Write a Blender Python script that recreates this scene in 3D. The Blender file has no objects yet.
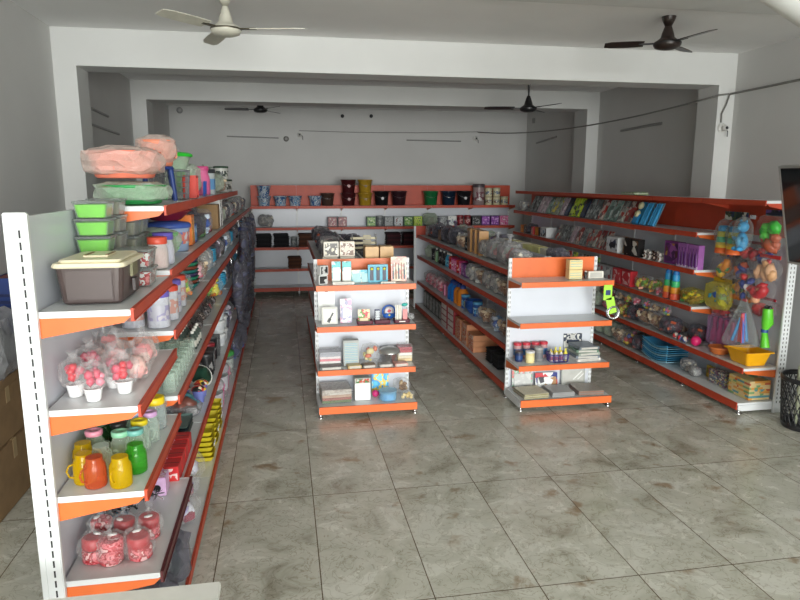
import bpy, bmesh, math, random
from mathutils import Vector, Matrix, noise
PI=math.pi
random.seed(11)
S=bpy.context.scene
COL=S.collection
# ------------------------------------------------------------------ materials
MATS={}
def newmat(name):
    m=bpy.data.materials.new(name); m.use_nodes=True
    nt=m.node_tree; nt.nodes.clear()
    out=nt.nodes.new('ShaderNodeOutputMaterial'); b=nt.nodes.new('ShaderNodeBsdfPrincipled')
    nt.links.new(b.outputs[0],out.inputs[0])
    MATS[name]=m
    return m,nt,b,out
def rgb(c): return (c[0],c[1],c[2],1)
def hx(r,g,b):
    f=lambda v:(v/255/12.92 if v/255<=.04045 else ((v/255+.055)/1.055)**2.4)
    return (f(r),f(g),f(b))
def ramp(nt,stops,interp='LINEAR'):
    n=nt.nodes.new('ShaderNodeValToRGB'); n.color_ramp.interpolation=interp
    e=n.color_ramp.elements
    e[0].position=stops[0][0]; e[0].color=rgb(stops[0][1])
    e[1].position=stops[1][0]; e[1].color=rgb(stops[1][1])
    for p,c in stops[2:]:
        k=e.new(p); k.color=rgb(c)
    return n
def plain(name,c,rough=.45,metal=0,var=.06,bump=0,scale=12,coat=0):
    if name in MATS: return MATS[name]
    m,nt,b,out=newmat(name)
    tc=nt.nodes.new('ShaderNodeTexCoord')
    n=nt.nodes.new('ShaderNodeTexNoise'); n.inputs['Scale'].default_value=scale; n.inputs['Detail'].default_value=3
    nt.links.new(tc.outputs['Object'],n.inputs['Vector'])
    lo=tuple(max(0,v*(1-var*2)) for v in c); hi=tuple(min(1,v*(1+var)) for v in c)
    r=ramp(nt,[(.3,lo),(.7,hi)])
    nt.links.new(n.outputs['Fac'],r.inputs['Fac']); nt.links.new(r.outputs['Color'],b.inputs['Base Color'])
    b.inputs['Roughness'].default_value=rough; b.inputs['Metallic'].default_value=metal
    if coat: b.inputs['Coat Weight'].default_value=coat
    if bump:
        bp=nt.nodes.new('ShaderNodeBump'); bp.inputs['Strength'].default_value=bump; bp.inputs['Distance'].default_value=.01
        nt.links.new(n.outputs['Fac'],bp.inputs['Height']); nt.links.new(bp.outputs[0],b.inputs['Normal'])
    return m
def C(r,g,b,rough=.4,**k):
    """plain plastic / paper in an sRGB colour"""
    return plain('colour_%d_%d_%d'%(r,g,b)+('_r%d'%int(rough*100) if rough!=.4 else ''),hx(r,g,b),rough,**k)
def pattern(name,cols,scale=18,kind='vor',rough=.35,stretch=(1,1,1),rnd=True):
    """printed packaging: blocks of the given colours"""
    if name in MATS: return MATS[name]
    m,nt,b,out=newmat(name)
    tc=nt.nodes.new('ShaderNodeTexCoord'); mp=nt.nodes.new('ShaderNodeMapping')
    mp.inputs['Scale'].default_value=stretch
    nt.links.new(tc.outputs['Object'],mp.inputs['Vector'])
    vec=mp.outputs[0]
    if rnd:
        oi=nt.nodes.new('ShaderNodeObjectInfo'); ad=nt.nodes.new('ShaderNodeVectorMath'); ad.operation='ADD'
        ml=nt.nodes.new('ShaderNodeMath'); ml.operation='MULTIPLY'; ml.inputs[1].default_value=7
        nt.links.new(oi.outputs['Random'],ml.inputs[0]); nt.links.new(vec,ad.inputs[0]); nt.links.new(ml.outputs[0],ad.inputs[1]); vec=ad.outputs[0]
    if kind=='vor':
        t=nt.nodes.new('ShaderNodeTexVoronoi'); t.inputs['Scale'].default_value=scale
        nt.links.new(vec,t.inputs['Vector'])
        sp=nt.nodes.new('ShaderNodeSeparateColor'); nt.links.new(t.outputs['Color'],sp.inputs[0]); fac=sp.outputs[0]
    elif kind=='noise':
        t=nt.nodes.new('ShaderNodeTexNoise'); t.inputs['Scale'].default_value=scale; t.inputs['Detail'].default_value=2
        nt.links.new(vec,t.inputs['Vector'])
        mr=nt.nodes.new('ShaderNodeMapRange'); mr.inputs[1].default_value=.3; mr.inputs[2].default_value=.7
        nt.links.new(t.outputs['Fac'],mr.inputs[0]); fac=mr.outputs[0]
    else:
        t=nt.nodes.new('ShaderNodeTexWave'); t.inputs['Scale'].default_value=scale; t.bands_direction=kind[-1]
        t.inputs['Distortion'].default_value=0; nt.links.new(vec,t.inputs['Vector']); fac=t.outputs['Fac']
    st=[(i/len(cols),c) for i,c in enumerate(cols)]
    if len(st)==1: st=st+[(1,cols[0])]
    r=ramp(nt,st,'CONSTANT')
    nt.links.new(fac,r.inputs['Fac']); nt.links.new(r.outputs['Color'],b.inputs['Base Color'])
    b.inputs['Roughness'].default_value=rough
    return m
def film(name,tint=(1,1,1),milk=.22,colour=(.85,.85,.85),rough=.18,bump=.6,scale=35,face=.42):
    """thin crumpled plastic film"""
    if name in MATS: return MATS[name]
    m,nt,b,out=newmat(name)
    b.inputs['Base Color'].default_value=rgb(colour); b.inputs['Roughness'].default_value=rough
    tc=nt.nodes.new('ShaderNodeTexCoord'); n=nt.nodes.new('ShaderNodeTexNoise'); n.inputs['Scale'].default_value=scale; n.inputs['Detail'].default_value=3
    nt.links.new(tc.outputs['Object'],n.inputs['Vector'])
    bp=nt.nodes.new('ShaderNodeBump'); bp.inputs['Strength'].default_value=bump; bp.inputs['Distance'].default_value=.02
    nt.links.new(n.outputs['Fac'],bp.inputs['Height']); nt.links.new(bp.outputs[0],b.inputs['Normal'])
    tr=nt.nodes.new('ShaderNodeBsdfTransparent'); tr.inputs[0].default_value=rgb(tint)
    lw=nt.nodes.new('ShaderNodeLayerWeight'); lw.inputs['Blend'].default_value=.35
    nt.links.new(bp.outputs[0],lw.inputs['Normal'])
    ma=nt.nodes.new('ShaderNodeMath'); ma.operation='MULTIPLY_ADD'; ma.inputs[1].default_value=face; ma.inputs[2].default_value=milk
    nt.links.new(lw.outputs['Facing'],ma.inputs[0])
    mx=nt.nodes.new('ShaderNodeMixShader'); nt.links.new(ma.outputs[0],mx.inputs[0]); nt.links.new(tr.outputs[0],mx.inputs[1]); nt.links.new(b.outputs[0],mx.inputs[2])
    nt.links.new(mx.outputs[0],out.inputs[0])
    return m
FILM=film('clear_film',milk=.05,bump=1.0,scale=45,face=.3)
TOYF=film('toy_pouch_film',(.97,.97,.97),.03,(.8,.8,.8),rough=.12,bump=.9,scale=30,face=.16)
FILMG=film('greenish_film',(.93,1,.93),.34,(.66,.74,.64),bump=1,scale=30)
FILMP=film('peach_film',(1,.93,.9),.36,(.8,.68,.62),bump=1,scale=26)
FILMD=film('dusty_film',(.85,.85,.85),.3,(.5,.5,.52),bump=.8,scale=22)
FILMK=film('smoky_film',(.7,.68,.72),.3,(.2,.2,.24),rough=.12,bump=1,scale=16)
GLASSY=film('clear_glass',(.93,.96,.95),.07,(.75,.8,.78),rough=.05,bump=.0)
CLEARP=film('clear_plastic',(.92,.95,.94),.06,(.6,.63,.62),rough=.12,bump=.15)
WHITE=plain('white_enamel',hx(216,219,220),.35,var=.02,scale=5)
PANEL=plain('white_back_panel',hx(206,210,218),.3,var=.02,scale=3)
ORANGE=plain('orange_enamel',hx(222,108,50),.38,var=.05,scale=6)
ORANGE_SHADE=plain('shaded_orange_enamel',hx(190,70,42),.48,var=.05,scale=5)  # same orange enamel with shade put into its colour, for run rails and headers
DARK=plain('dark_slot',(.02,.02,.022),.6)
BLACK=plain('black_plastic',(.018,.018,.02),.35)
CHROME=plain('chrome',(.7,.7,.72),.25,metal=1)
CARD=plain('brown_card',hx(150,120,84),.8,var=.08,scale=8)
# ------------------------------------------------------------------ mesh builder
class MB:
    def __init__(s): s.v=[]; s.f=[]; s.m=[]; s.sm=[]; s.T=Matrix.Identity(4)
    def at(s,x=0,y=0,z=0,rx=0,ry=0,rz=0,sc=1):
        s.T=Matrix.Translation((x,y,z))@Matrix.Rotation(rz,4,'Z')@Matrix.Rotation(ry,4,'Y')@Matrix.Rotation(rx,4,'X')@Matrix.Scale(sc,4); return s
    def add(s,vs,fs,mi=0,smooth=False):
        o=len(s.v); s.v+=[tuple(s.T@Vector(v)) for v in vs]
        for f in fs: s.f.append(tuple(i+o for i in f)); s.m.append(mi); s.sm.append(smooth)
        return s
    def box(s,x0,x1,y0,y1,z0,z1,mi=0,b=0):
        """box, optional bevel b on all edges (chamfer)"""
        if b<=0:
            vs=[(x,y,z) for z in (z0,z1) for y in (y0,y1) for x in (x0,x1)]
            return s.add(vs,[(0,2,3,1),(4,5,7,6),(0,1,5,4),(2,6,7,3),(0,4,6,2),(1,3,7,5)],mi)
        bm=bmesh.new(); bmesh.ops.create_cube(bm,size=1)
        for v in bm.verts: v.co=((x0+x1)/2+v.co.x*(x1-x0),(y0+y1)/2+v.co.y*(y1-y0),(z0+z1)/2+v.co.z*(z1-z0))
        bmesh.ops.bevel(bm,geom=bm.edges[:],offset=b,segments=2,affect='EDGES',clamp_overlap=True)
        return s.bm(bm,mi)
    def bm(s,bm,mi=0,smooth=False):
        bm.verts.index_update(); s.add([v.co.copy() for v in bm.verts],[[v.index for v in f.verts] for f in bm.faces],mi,smooth); bm.free(); return s
    def taper(s,w0,d0,w1,d1,z0,z1,mi=0,b=.006,open_top=False,th=.004):
        """tapered rounded tub about the origin; w/d sizes at bottom and top"""
        def ring(w,d,z,r):
            o=[]
            for cx,cy,a0 in ((w/2-r,d/2-r,0),(-w/2+r,d/2-r,PI/2),(-w/2+r,-d/2+r,PI),(w/2-r,-d/2+r,3*PI/2)):
                for k in range(4):
                    a=a0+k*PI/6; o.append((cx+r*math.cos(a),cy+r*math.sin(a),z))
            return o
        r=max(b,min(w0,d0)*.12)
        rs=[ring(w0-2*b,d0-2*b,z0,r*.8),ring(w0,d0,z0+b,r),ring(w1,d1,z1,r)]
        if open_top: rs+=[ring(w1-2*th,d1-2*th,z1,r*.8),ring(w0-2*th,d0-2*th,z0+th+b,r*.8)]
        return s.rings(rs,mi,True,True)
    def rings(s,rs,mi=0,cap0=True,cap1=True,smooth=False):
        n=len(rs[0]); vs=[p for r in rs for p in r]; fs=[]
        for k in range(len(rs)-1):
            for i in range(n):
                j=(i+1)%n; fs.append((k*n+i,k*n+j,(k+1)*n+j,(k+1)*n+i))
        s.add(vs,fs,mi,smooth)
        if cap0: s.add(rs[0],[tuple(range(n))[::-1]],mi)
        if cap1: s.add(rs[-1],[tuple(range(n))],mi)
        return s
    def lathe(s,prof,n=16,mi=0,cap0=True,cap1=True,smooth=True,sx=1,sy=1):
        rs=[[(r*sx*math.cos(2*PI*i/n),r*sy*math.sin(2*PI*i/n),z) for i in range(n)] for r,z in prof]
        return s.rings(rs,mi,cap0,cap1,smooth)
    def cyl(s,r,z0,z1,n=12,mi=0,b=0):
        return s.lathe([(r,z0),(r,z1)],n,mi) if b<=0 else s.lathe([(r-b,z0),(r,z0+b),(r,z1-b),(r-b,z1)],n,mi)
    def tube(s,pts,r,n=6,mi=0,closed=False):
        pts=[Vector(p) for p in pts]; rs=[]; N=len(pts); up=Vector((0,0,1)); prev=None
        for i,p in enumerate(pts):
            a=pts[(i-1)%N] if (i>0 or closed) else p; c=pts[(i+1)%N] if (i<N-1 or closed) else p
            t=(c-a).normalized() if (c-a).length>1e-9 else Vector((0,0,1))
            if prev is None: u=t.cross(up); u=u.normalized() if u.length>1e-3 else Vector((1,0,0))
            else: u=prev-t*prev.dot(t); u.normalize()
            prev=u; w=t.cross(u); rr=r[i] if isinstance(r,(list,tuple)) else r
            rs.append([tuple(p+(u*math.cos(2*PI*k/n)+w*math.sin(2*PI*k/n))*rr) for k in range(n)])
        if closed: rs.append(rs[0]); return s.rings(rs,mi,False,False,True)
        return s.rings(rs,mi,True,True,True)
    def ico(s,rx,ry,rz,sub=2,mi=0,amp=0,freq=3,seed=0,flat=None,smooth=True):
        """lumpy ellipsoid about the transform origin; flat=z cut so that it rests on a surface"""
        bm=bmesh.new(); bmesh.ops.create_icosphere(bm,subdivisions=sub,radius=1)
        for v in bm.verts:
            k=1+(amp*noise.noise(v.co*freq+Vector((seed*3.1,seed*1.7,seed))) if amp else 0)
            v.co=Vector((v.co.x*rx*k,v.co.y*ry*k,v.co.z*rz*k))
            if flat is not None and v.co.z<flat: v.co.z=flat
        return s.bm(bm,mi,smooth)
    def build(s,name,mats,parent=None,loc=None):
        me=bpy.data.meshes.new(name); me.from_pydata(s.v,[],s.f)
        mats=mats if isinstance(mats,(list,tuple)) else [mats]
        for m in mats: me.materials.append(m)
        me.polygons.foreach_set('material_index',s.m); me.polygons.foreach_set('use_smooth',s.sm)
        me.update()
        bm=bmesh.new(); bm.from_mesh(me); bmesh.ops.recalc_face_normals(bm,faces=bm.faces); bm.to_mesh(me); bm.free()
        o=bpy.data.objects.new(name,me); COL.objects.link(o)
        if parent: o.parent=parent
        if loc: o.location=loc
        return o
def empty(name,loc=(0,0,0),rz=0):
    o=bpy.data.objects.new(name,None); COL.objects.link(o); o.location=loc; o.rotation_euler=(0,0,rz); o.empty_display_size=.05; return o
def tag(o,label=None,cat=None,group=None,kind=None):
    if label: o['label']=label
    if cat: o['category']=cat
    if group: o['group']=group
    if kind: o['kind']=kind
    return o
KIDS={}
def kids(o):
    return [c for c in bpy.data.objects if c.parent==o]
def copy_tree(root,tree):
    r=root.copy(); COL.objects.link(r)
    def rec(src,dst,t):
        for ch,sub in t:
            c=ch.copy(); COL.objects.link(c); c.parent=dst; rec(ch,c,sub)
    rec(root,r,tree); return r
def tree_of(o): return [(c,tree_of(c)) for c in kids(o)]
# ------------------------------------------------------------------ registry of shelf goods
PROTO={}
REG=[]
def put(key,maker,x,y,z,rz=0,desc='',cat='',group='',where='',row='',sc=1,tilt=0):
    """place one instance of a kind; the first one is the prototype itself"""
    if key not in PROTO:
        o=maker(); PROTO[key]=(o,tree_of(o)); r=o
    else: r=copy_tree(*PROTO[key])
    r.location=(x,y,z+.0025); r.rotation_euler=(tilt,0,rz); r.scale=(sc,)*3
    REG.append(dict(o=r,desc=desc,cat=cat,group=group,where=where,row=row,pos=(x,y,z)))
    return r
ORD=['first','second','third','fourth','fifth','sixth','seventh','eighth','ninth','tenth','eleventh','twelfth','thirteenth','fourteenth','fifteenth','sixteenth','seventeenth','eighteenth','nineteenth','twentieth']
ORD+=['twenty-'+w for w in ORD[:9]]+['thirtieth']+['thirty-'+w for w in ORD[:9]]+['fortieth']+['forty-'+w for w in ORD[:9]]
# where-key -> (phrase, axis, wording of the start)
WHERE={}
RANGE={'n1':(-.957,-.621),'n1y':(-.957,-.621),'n2':(-.957,-.621),'n3':(-.957,-.621),'n4':(-.957,-.588),'n5':(-.957,-.5),'g1_5':(-.957,-.57),'g3_3':(4.29,4.645),'g3_4':(4.24,4.645),
 'g2b':(2.68,3.02),'g4b':(.78,1.12),'g4':(.37,.708),'g4m':(.37,.708),'g4n':(.37,.708),'g4f':(.32,.708),'g2_3':(2.235,2.61)}
for i in range(5): RANGE['g1_%d'%i]=(-.957,-.621)
RANGE['g1_0']=(-1.3,-.6)
for i in range(3): RANGE['g3_%d'%i]=(4.312,4.636 if i==0 else 4.645); RANGE['g2_%d'%i]=(2.268,2.61)
def settle():
    """keep every shelf good between the back board and the rail of its shelf"""
    bpy.context.view_layer.update()
    def ext(o):
        r=[(o.matrix_world@Vector(c)).x for c in o.bound_box] if o.type=='MESH' else []
        for c in o.children: r+=ext(c)
        return r
    for e in REG:
        if e['where'] in RANGE:
            xs=ext(e['o']); a,b=min(xs),max(xs); lo,hi=RANGE[e['where']]
            if b-a>hi-lo: d=(lo-a) if hi<0 or e['where'] in('g2b','g4b') else (hi-b)
            else: d=max(0,lo-a) or min(0,hi-b)
            e['o'].location.x+=d
def finish_labels():
    settle()
    from collections import defaultdict
    g=defaultdict(list)
    for e in REG: g[(e['desc'],e['where'],e['row'])].append(e)
    for (d,w,row),es in g.items():
        ph,ax,start=WHERE[w]
        es.sort(key=lambda e:e['pos'][ax])
        for i,e in enumerate(es):
            o=e['o']; o['category']=e['cat']
            if e['group']: o['group']=e['group']
            rw=(' '+row) if row else ''
            if len(es)==1: lab='%s%s, %s'%(d,rw,ph)
            else: lab='%s%s, %s %s, %s'%(d,rw,ORD[i],start,ph)
            for a,b in (('from the front','from front'),('from the left','from left'),('from the bottom','from bottom'),('shelf of nearest left bay','shelf, nearest bay'),(' right island run',' right island run'),('artificial ',''),(' the ',' '),(' in rear row',' rear row'),('on top of pile','atop pile'),(' goods',''),(' of stack',' layer'),('flat dark red box with white side','white-sided flat red box'),(' plastic',''),('clear food container with lime green tray','lime green food container'),('clear food container with red and white print','red and white food container'),('smoky film bundle with blue hanging from rail','smoky blue bundle hanging from rail'),(' with ',' and '),(' in wrapped ',' wrapped ')):
                if len(lab.split())>16: lab=lab.replace(a,b)
            o['label']=lab
# ------------------------------------------------------------------ camera
yaw,pitch,roll,FPX=.1773023,.181296,.001323,645.87
cy,sy,cp,sp=math.cos(yaw),math.sin(yaw),math.cos(pitch),math.sin(pitch)
fw=Vector((sy*cp,cy*cp,-sp)); rt=Vector((cy,-sy,0)); up=rt.cross(fw)
cr,sr=math.cos(roll),math.sin(roll)
rt,up=cr*rt+sr*up,-sr*rt+cr*up
cam=bpy.data.cameras.new('camera'); co=bpy.data.objects.new('camera',cam); COL.objects.link(co)
M=Matrix((rt,up,-fw)).transposed().to_4x4(); M.translation=Vector((0,0,2.2)); co.matrix_world=M
cam.sensor_width=36; cam.lens=FPX/800*36; cam.clip_start=.05; cam.clip_end=200
S.camera=co
S.view_settings.view_transform='Standard'; S.view_settings.look='None'; S.view_settings.gamma=1; S.view_settings.use_curve_mapping=False
S.view_settings.exposure=-0.12
S.cycles.transparent_max_bounces=24; S.cycles.diffuse_bounces=6; S.cycles.max_bounces=14
# ------------------------------------------------------------------ room
XL,XR,YB,CE=-2.14,5.2,13.6,3.65
YF=-5.5
def plaster(name,c,sc=1.2):
    m,nt,b,out=newmat(name)
    tc=nt.nodes.new('ShaderNodeTexCoord'); n=nt.nodes.new('ShaderNodeTexNoise'); n.inputs['Scale'].default_value=sc; n.inputs['Detail'].default_value=5
    nt.links.new(tc.outputs['Object'],n.inputs['Vector'])
    r=ramp(nt,[(.3,tuple(v*.93 for v in c)),(.7,c)]); nt.links.new(n.outputs['Fac'],r.inputs['Fac']); nt.links.new(r.outputs[0],b.inputs['Base Color'])
    n2=nt.nodes.new('ShaderNodeTexNoise'); n2.inputs['Scale'].default_value=90; nt.links.new(tc.outputs['Object'],n2.inputs['Vector'])
    bp=nt.nodes.new('ShaderNodeBump'); bp.inputs['Strength'].default_value=.06; bp.inputs['Distance'].default_value=.004
    nt.links.new(n2.outputs['Fac'],bp.inputs['Height']); nt.links.new(bp.outputs[0],b.inputs['Normal'])
    b.inputs['Roughness'].default_value=.75
    return m
WALL=plaster('wall_plaster',hx(202,202,200)); CEIL=plaster('ceiling_plaster',hx(234,234,233)); BEAM=plaster('beam_plaster',hx(210,211,209))
def floor_mat():
    m,nt,b,out=newmat('marble_tile')
    N=nt.nodes.new; L=nt.links.new
    tc=N('ShaderNodeTexCoord'); sx=N('ShaderNodeSeparateXYZ'); L(tc.outputs['Object'],sx.inputs[0])
    def math_(op,a,b_=None,c_=None):
        n=N('ShaderNodeMath'); n.operation=op
        for i,v in enumerate((a,b_,c_)):
            if v is None: continue
            if isinstance(v,(int,float)): n.inputs[i].default_value=v
            else: L(v,n.inputs[i])
        return n.outputs[0]
    u=math_('DIVIDE',math_('SUBTRACT',sx.outputs[0],.145),.594); v=math_('DIVIDE',math_('SUBTRACT',sx.outputs[1],3.04),1.272)
    fu=math_('FRACT',u); fv=math_('FRACT',v)
    du=math_('MULTIPLY',math_('MINIMUM',fu,math_('SUBTRACT',1,fu)),.594); dv=math_('MULTIPLY',math_('MINIMUM',fv,math_('SUBTRACT',1,fv)),1.272)
    d=math_('MINIMUM',du,dv); joint=math_('LESS_THAN',d,.0032)
    cb=N('ShaderNodeCombineXYZ'); L(math_('FLOOR',u),cb.inputs[0]); L(math_('FLOOR',v),cb.inputs[1])
    wn=N('ShaderNodeTexWhiteNoise'); L(cb.outputs[0],wn.inputs['Vector'])
    # per-tile shift of the veining
    ad=N('ShaderNodeVectorMath'); ad.operation='MULTIPLY_ADD'; L(wn.outputs['Color'],ad.inputs[0]); ad.inputs[1].default_value=(9,9,9); L(tc.outputs['Object'],ad.inputs[2])
    n1=N('ShaderNodeTexNoise'); n1.inputs['Scale'].default_value=3.2; n1.inputs['Detail'].default_value=7; n1.inputs['Roughness'].default_value=.62; n1.inputs['Distortion'].default_value=.6; L(ad.outputs[0],n1.inputs['Vector'])
    r1=ramp(nt,[(.28,hx(142,138,122)),(.45,hx(188,187,174)),(.6,hx(202,201,190)),(.78,hx(216,215,206))]); L(n1.outputs['Fac'],r1.inputs['Fac'])
    # fine dark veins
    n2=N('ShaderNodeTexNoise'); n2.inputs['Scale'].default_value=9; n2.inputs['Detail'].default_value=8; n2.inputs['Distortion'].default_value=1.6; L(ad.outputs[0],n2.inputs['Vector'])
    v2=math_('ABSOLUTE',math_('SUBTRACT',n2.outputs['Fac'],.5)); r2=ramp(nt,[(0,(.6,.56,.5)),(.025,(1,1,1))]); L(v2,r2.inputs['Fac'])
    mx=N('ShaderNodeMix'); mx.data_type='RGBA'; mx.blend_type='MULTIPLY'; mx.inputs[0].default_value=.8; L(r1.outputs[0],mx.inputs[6]); L(r2.outputs[0],mx.inputs[7])
    # brown blotches
    n3=N('ShaderNodeTexNoise'); n3.inputs['Scale'].default_value=4.5; n3.inputs['Detail'].default_value=4; L(ad.outputs[0],n3.inputs['Vector'])
    r3=ramp(nt,[(.62,(0,0,0)),(.72,(.85,.85,.85))]); L(n3.outputs['Fac'],r3.inputs['Fac'])
    mx2=N('ShaderNodeMix'); mx2.data_type='RGBA'; L(r3.outputs[0],mx2.inputs[0]); L(mx.outputs[2],mx2.inputs[6]); mx2.inputs[7].default_value=rgb(hx(142,120,92))
    # joints
    mx3=N('ShaderNodeMix'); mx3.data_type='RGBA'; L(joint,mx3.inputs[0]); L(mx2.outputs[2],mx3.inputs[6]); mx3.inputs[7].default_value=rgb(hx(96,82,64))
    L(mx3.outputs[2],b.inputs['Base Color'])
    rr=math_('MULTIPLY_ADD',n1.outputs['Fac'],.2,.16); L(rr,b.inputs['Roughness'])
    bp=N('ShaderNodeBump'); bp.inputs['Strength'].default_value=.25; bp.inputs['Distance'].default_value=.002; L(math_('SUBTRACT',1,joint),bp.inputs['Height']); L(bp.outputs[0],b.inputs['Normal'])
    return m
def struct(name,mb,m): return tag(mb.build(name,m),kind='structure')
struct('floor',MB().box(XL-.2,XR+.2,YF-2.5,YB+.2,-.15,0),floor_mat())
struct('wall_left',MB().box(XL-.2,XL,YF,YB,0,CE),WALL)
struct('wall_right',MB().box(XR,XR+.2,YF,YB,0,CE),WALL)
struct('wall_back',MB().box(XL-.2,XR+.2,YB,YB+.2,0,CE),WALL)
struct('ceiling',MB().box(XL-.2,XR+.2,YF,YB+.2,CE,CE+.2),CEIL)
# slightly lower ceiling band towards the shop front
struct('trim_3',MB().box(XL,XR,YF,5.28,CE-.025,CE-.001),BEAM)
def frame(name,y0,y1,zb,px=.21):
    mb=MB(); mb.box(XL,XL+px,y0,y1,0,CE); mb.box(XR-px,XR,y0,y1,0,CE); mb.box(XL+px,XR-px,y0,y1,zb,CE)
    return struct(name,mb,BEAM)
frame('trim_1',7.0,7.38,3.3); frame('trim_2',10.33,10.8,3.38)
# light
w=bpy.data.worlds.new('world'); S.world=w; w.use_nodes=True
bg=w.node_tree.nodes['Background']; bg.inputs[0].default_value=(.985,1,.975,1); 
nt=w.node_tree; tcw=nt.nodes.new('ShaderNodeTexCoord'); dt=nt.nodes.new('ShaderNodeVectorMath'); dt.operation='DOT_PRODUCT'
nt.links.new(tcw.outputs['Generated'],dt.inputs[0]); dt.inputs[1].default_value=(.05,-.985,.16)
def wm(op,a,b):
    n=nt.nodes.new('ShaderNodeMath'); n.operation=op; nt.links.new(a,n.inputs[0]); n.inputs[1].default_value=b; return n.outputs[0]
# bright street side straight out of the shop front, duller sky to the sides
nt.links.new(wm('ADD',wm('MULTIPLY',wm('POWER',wm('MAXIMUM',dt.outputs['Value'],0),14),18),7.5),bg.inputs[1])
pl=bpy.data.lights.new('shop_front_portal','AREA'); pl.shape='RECTANGLE'; pl.size=XR-XL; pl.size_y=CE; pl.cycles.is_portal=True
po=bpy.data.objects.new('shop_front_portal',pl); COL.objects.link(po); po.location=((XL+XR)/2,YF,CE/2); po.rotation_euler=(PI/2,0,0)
# ------------------------------------------------------------------ shelving
def rot2(rz): c,s=math.cos(rz),math.sin(rz); return c,s
def shelf_part(root,x0,x1,z,depth,rail=.045,rm=None,bracket=True,lip=True,yback=0,name='shelf',front=None):
    """one tier; local: back at y=yback, front at y=yback-depth; white deck, orange price rail and side brackets"""
    rm=rm or ORANGE
    yf=yback-depth
    s=MB().box(x0+.004,x1-.004,yf+.004,yback-.003,z-.022,z).box(x0+.002,x0+.01,yf+.01,yback-.003,z-.028,z+.0015).box(x1-.01,x1-.002,yf+.01,yback-.003,z-.028,z+.0015).build(name,WHITE,root)
    r=MB().box(x0+.003,x1-.003,yf-.008,yf+.003,z-.046,z+.006)
    r.box(x0+.003,x1-.003,yf-.012,yf-.007,z+.001,z+.006).box(x0+.003,x1-.003,yf-.012,yf-.007,z-.046,z-.041)
    r.build('price_rail',front or (ORANGE if rm=='island' else ORANGE_SHADE),s)  # run rails take the shade-darkened orange, island rails the lit tone
    rm=ORANGE_SHADE if rm is ORANGE_SHADE else ORANGE
    if bracket:
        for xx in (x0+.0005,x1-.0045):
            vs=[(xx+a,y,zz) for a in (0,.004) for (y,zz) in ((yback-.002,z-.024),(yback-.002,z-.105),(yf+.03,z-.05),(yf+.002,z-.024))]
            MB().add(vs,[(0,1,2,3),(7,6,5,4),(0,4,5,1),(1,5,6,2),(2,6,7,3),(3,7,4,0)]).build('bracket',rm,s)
    return s
def upright_part(root,x,y,z0,z1,slots=True,wd=.035,dp=.03,step=.05,face=-1,m=None):
    """slotted post, slots on the side facing -y and on its flank"""
    mb=MB().box(x-wd/2,x+wd/2,y-dp/2,y+dp/2,z0,z1,0,.003)
    if slots:
        z=z0+.06
        while z<z1-.03:
            for dx in (-.008,.008): mb.box(x+dx-.0022,x+dx+.0022,y-dp/2-.0008,y-dp/2+.001,z,z+step*.5,1)
            z+=step
    return mb.build('upright',[m or WHITE,DARK],root)
def gondola(name,label,loc,rz,bays,height,tiers,base_depth=.45,tier_depth=.35,base_z=.11,header=None,double=False,group=None,bay_tiers=None,top=None,header_bays=None,near_slots=True,rail_m=None,base_m=None):
    """bays = x breakpoints; tiers = tier heights; local +y is the back"""
    root=empty(name,loc,rz); tag(root,label,'shelving unit',group)
    sides=(0,PI) if double else (0,)
    n=len(bays)-1
    for i,x in enumerate(bays):
        xx=x+(.018 if i==0 else (-.018 if i==n else 0))
        upright_part(root,xx,.0,.03,height,slots=(n==1) or i in (0,n))
    for i in range(n):
        a,b=bays[i],bays[i+1]
        hz=header if header else height
        p=MB().box(a+(.036 if i==0 else .018),b-(.036 if i==n-1 else .018),-.008,.008,.1,hz-.006)
        for k in range(1,5):
            zz=.1+(hz-.1)*k/5; p.box(a+.036,b-.036,-.0092,.0092,zz-.002,zz+.002)
        p.build('back_panel',PANEL,root)
        if header: (MB().box(a+.001,b-.001,-.022,.014,header,height-.004) if n>1 else MB().box(a+.036,b-.036,-.014,.014,header,height)).build('header_panel',ORANGE if rail_m=='island' else ORANGE_SHADE,root)
        for sd in sides:
            sg=1 if sd==0 else -1
            h=root
            yb=-.016
            T=tiers if not bay_tiers or i not in bay_tiers else bay_tiers[i]
            if sd==0:
                for z in T:
                    if isinstance(z,tuple): shelf_part(root,a,b,z[0],z[1],yback=yb,rm=rail_m,front=plain('maroon_rail',hx(92,36,40),.4) if len(z)>2 else None)
                    else: shelf_part(root,a,b,z,tier_depth,yback=yb,rm=rail_m)
                # base: deck, plinth rail, side foot plates
                s=MB().box(a+.004,b-.004,-base_depth+.004,-.014,base_z-.02,base_z).build('base_shelf',WHITE,root)
                MB().box(a+.003,b-.003,-base_depth-.008,-base_depth+.003,base_z-.065,base_z+.006).box(a+.003,b-.003,-base_depth-.012,-base_depth-.007,base_z+.001,base_z+.006).build('price_rail',ORANGE if rail_m=='island' else ORANGE_SHADE,s)
    for i,x in enumerate(bays):
        x0=x+.001 if i==0 else (x-.035 if i==n else x-.017)
        mb=MB()
        vs=[(x0+a_,y,zz) for a_ in (0,.034) for (y,zz) in ((-.02,.03),(-.02,base_z-.02),(-base_depth+.012,base_z-.022),(-base_depth+.012,.045),(-base_depth+.05,.03))]
        mb.add(vs,[(0,1,2,3,4),(9,8,7,6,5),(0,5,6,1),(1,6,7,2),(2,7,8,3),(3,8,9,4),(4,9,5,0)])
        mb.build('base_bracket',WHITE,root)
        for fy in (-base_depth+.035,-.005):
            f=MB().at(x0+.017,fy,0).lathe([(.022,0),(.022,.008),(.009,.014),(.009,.034)],10).build('levelling_foot',[CHROME],root)
    return root
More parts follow.
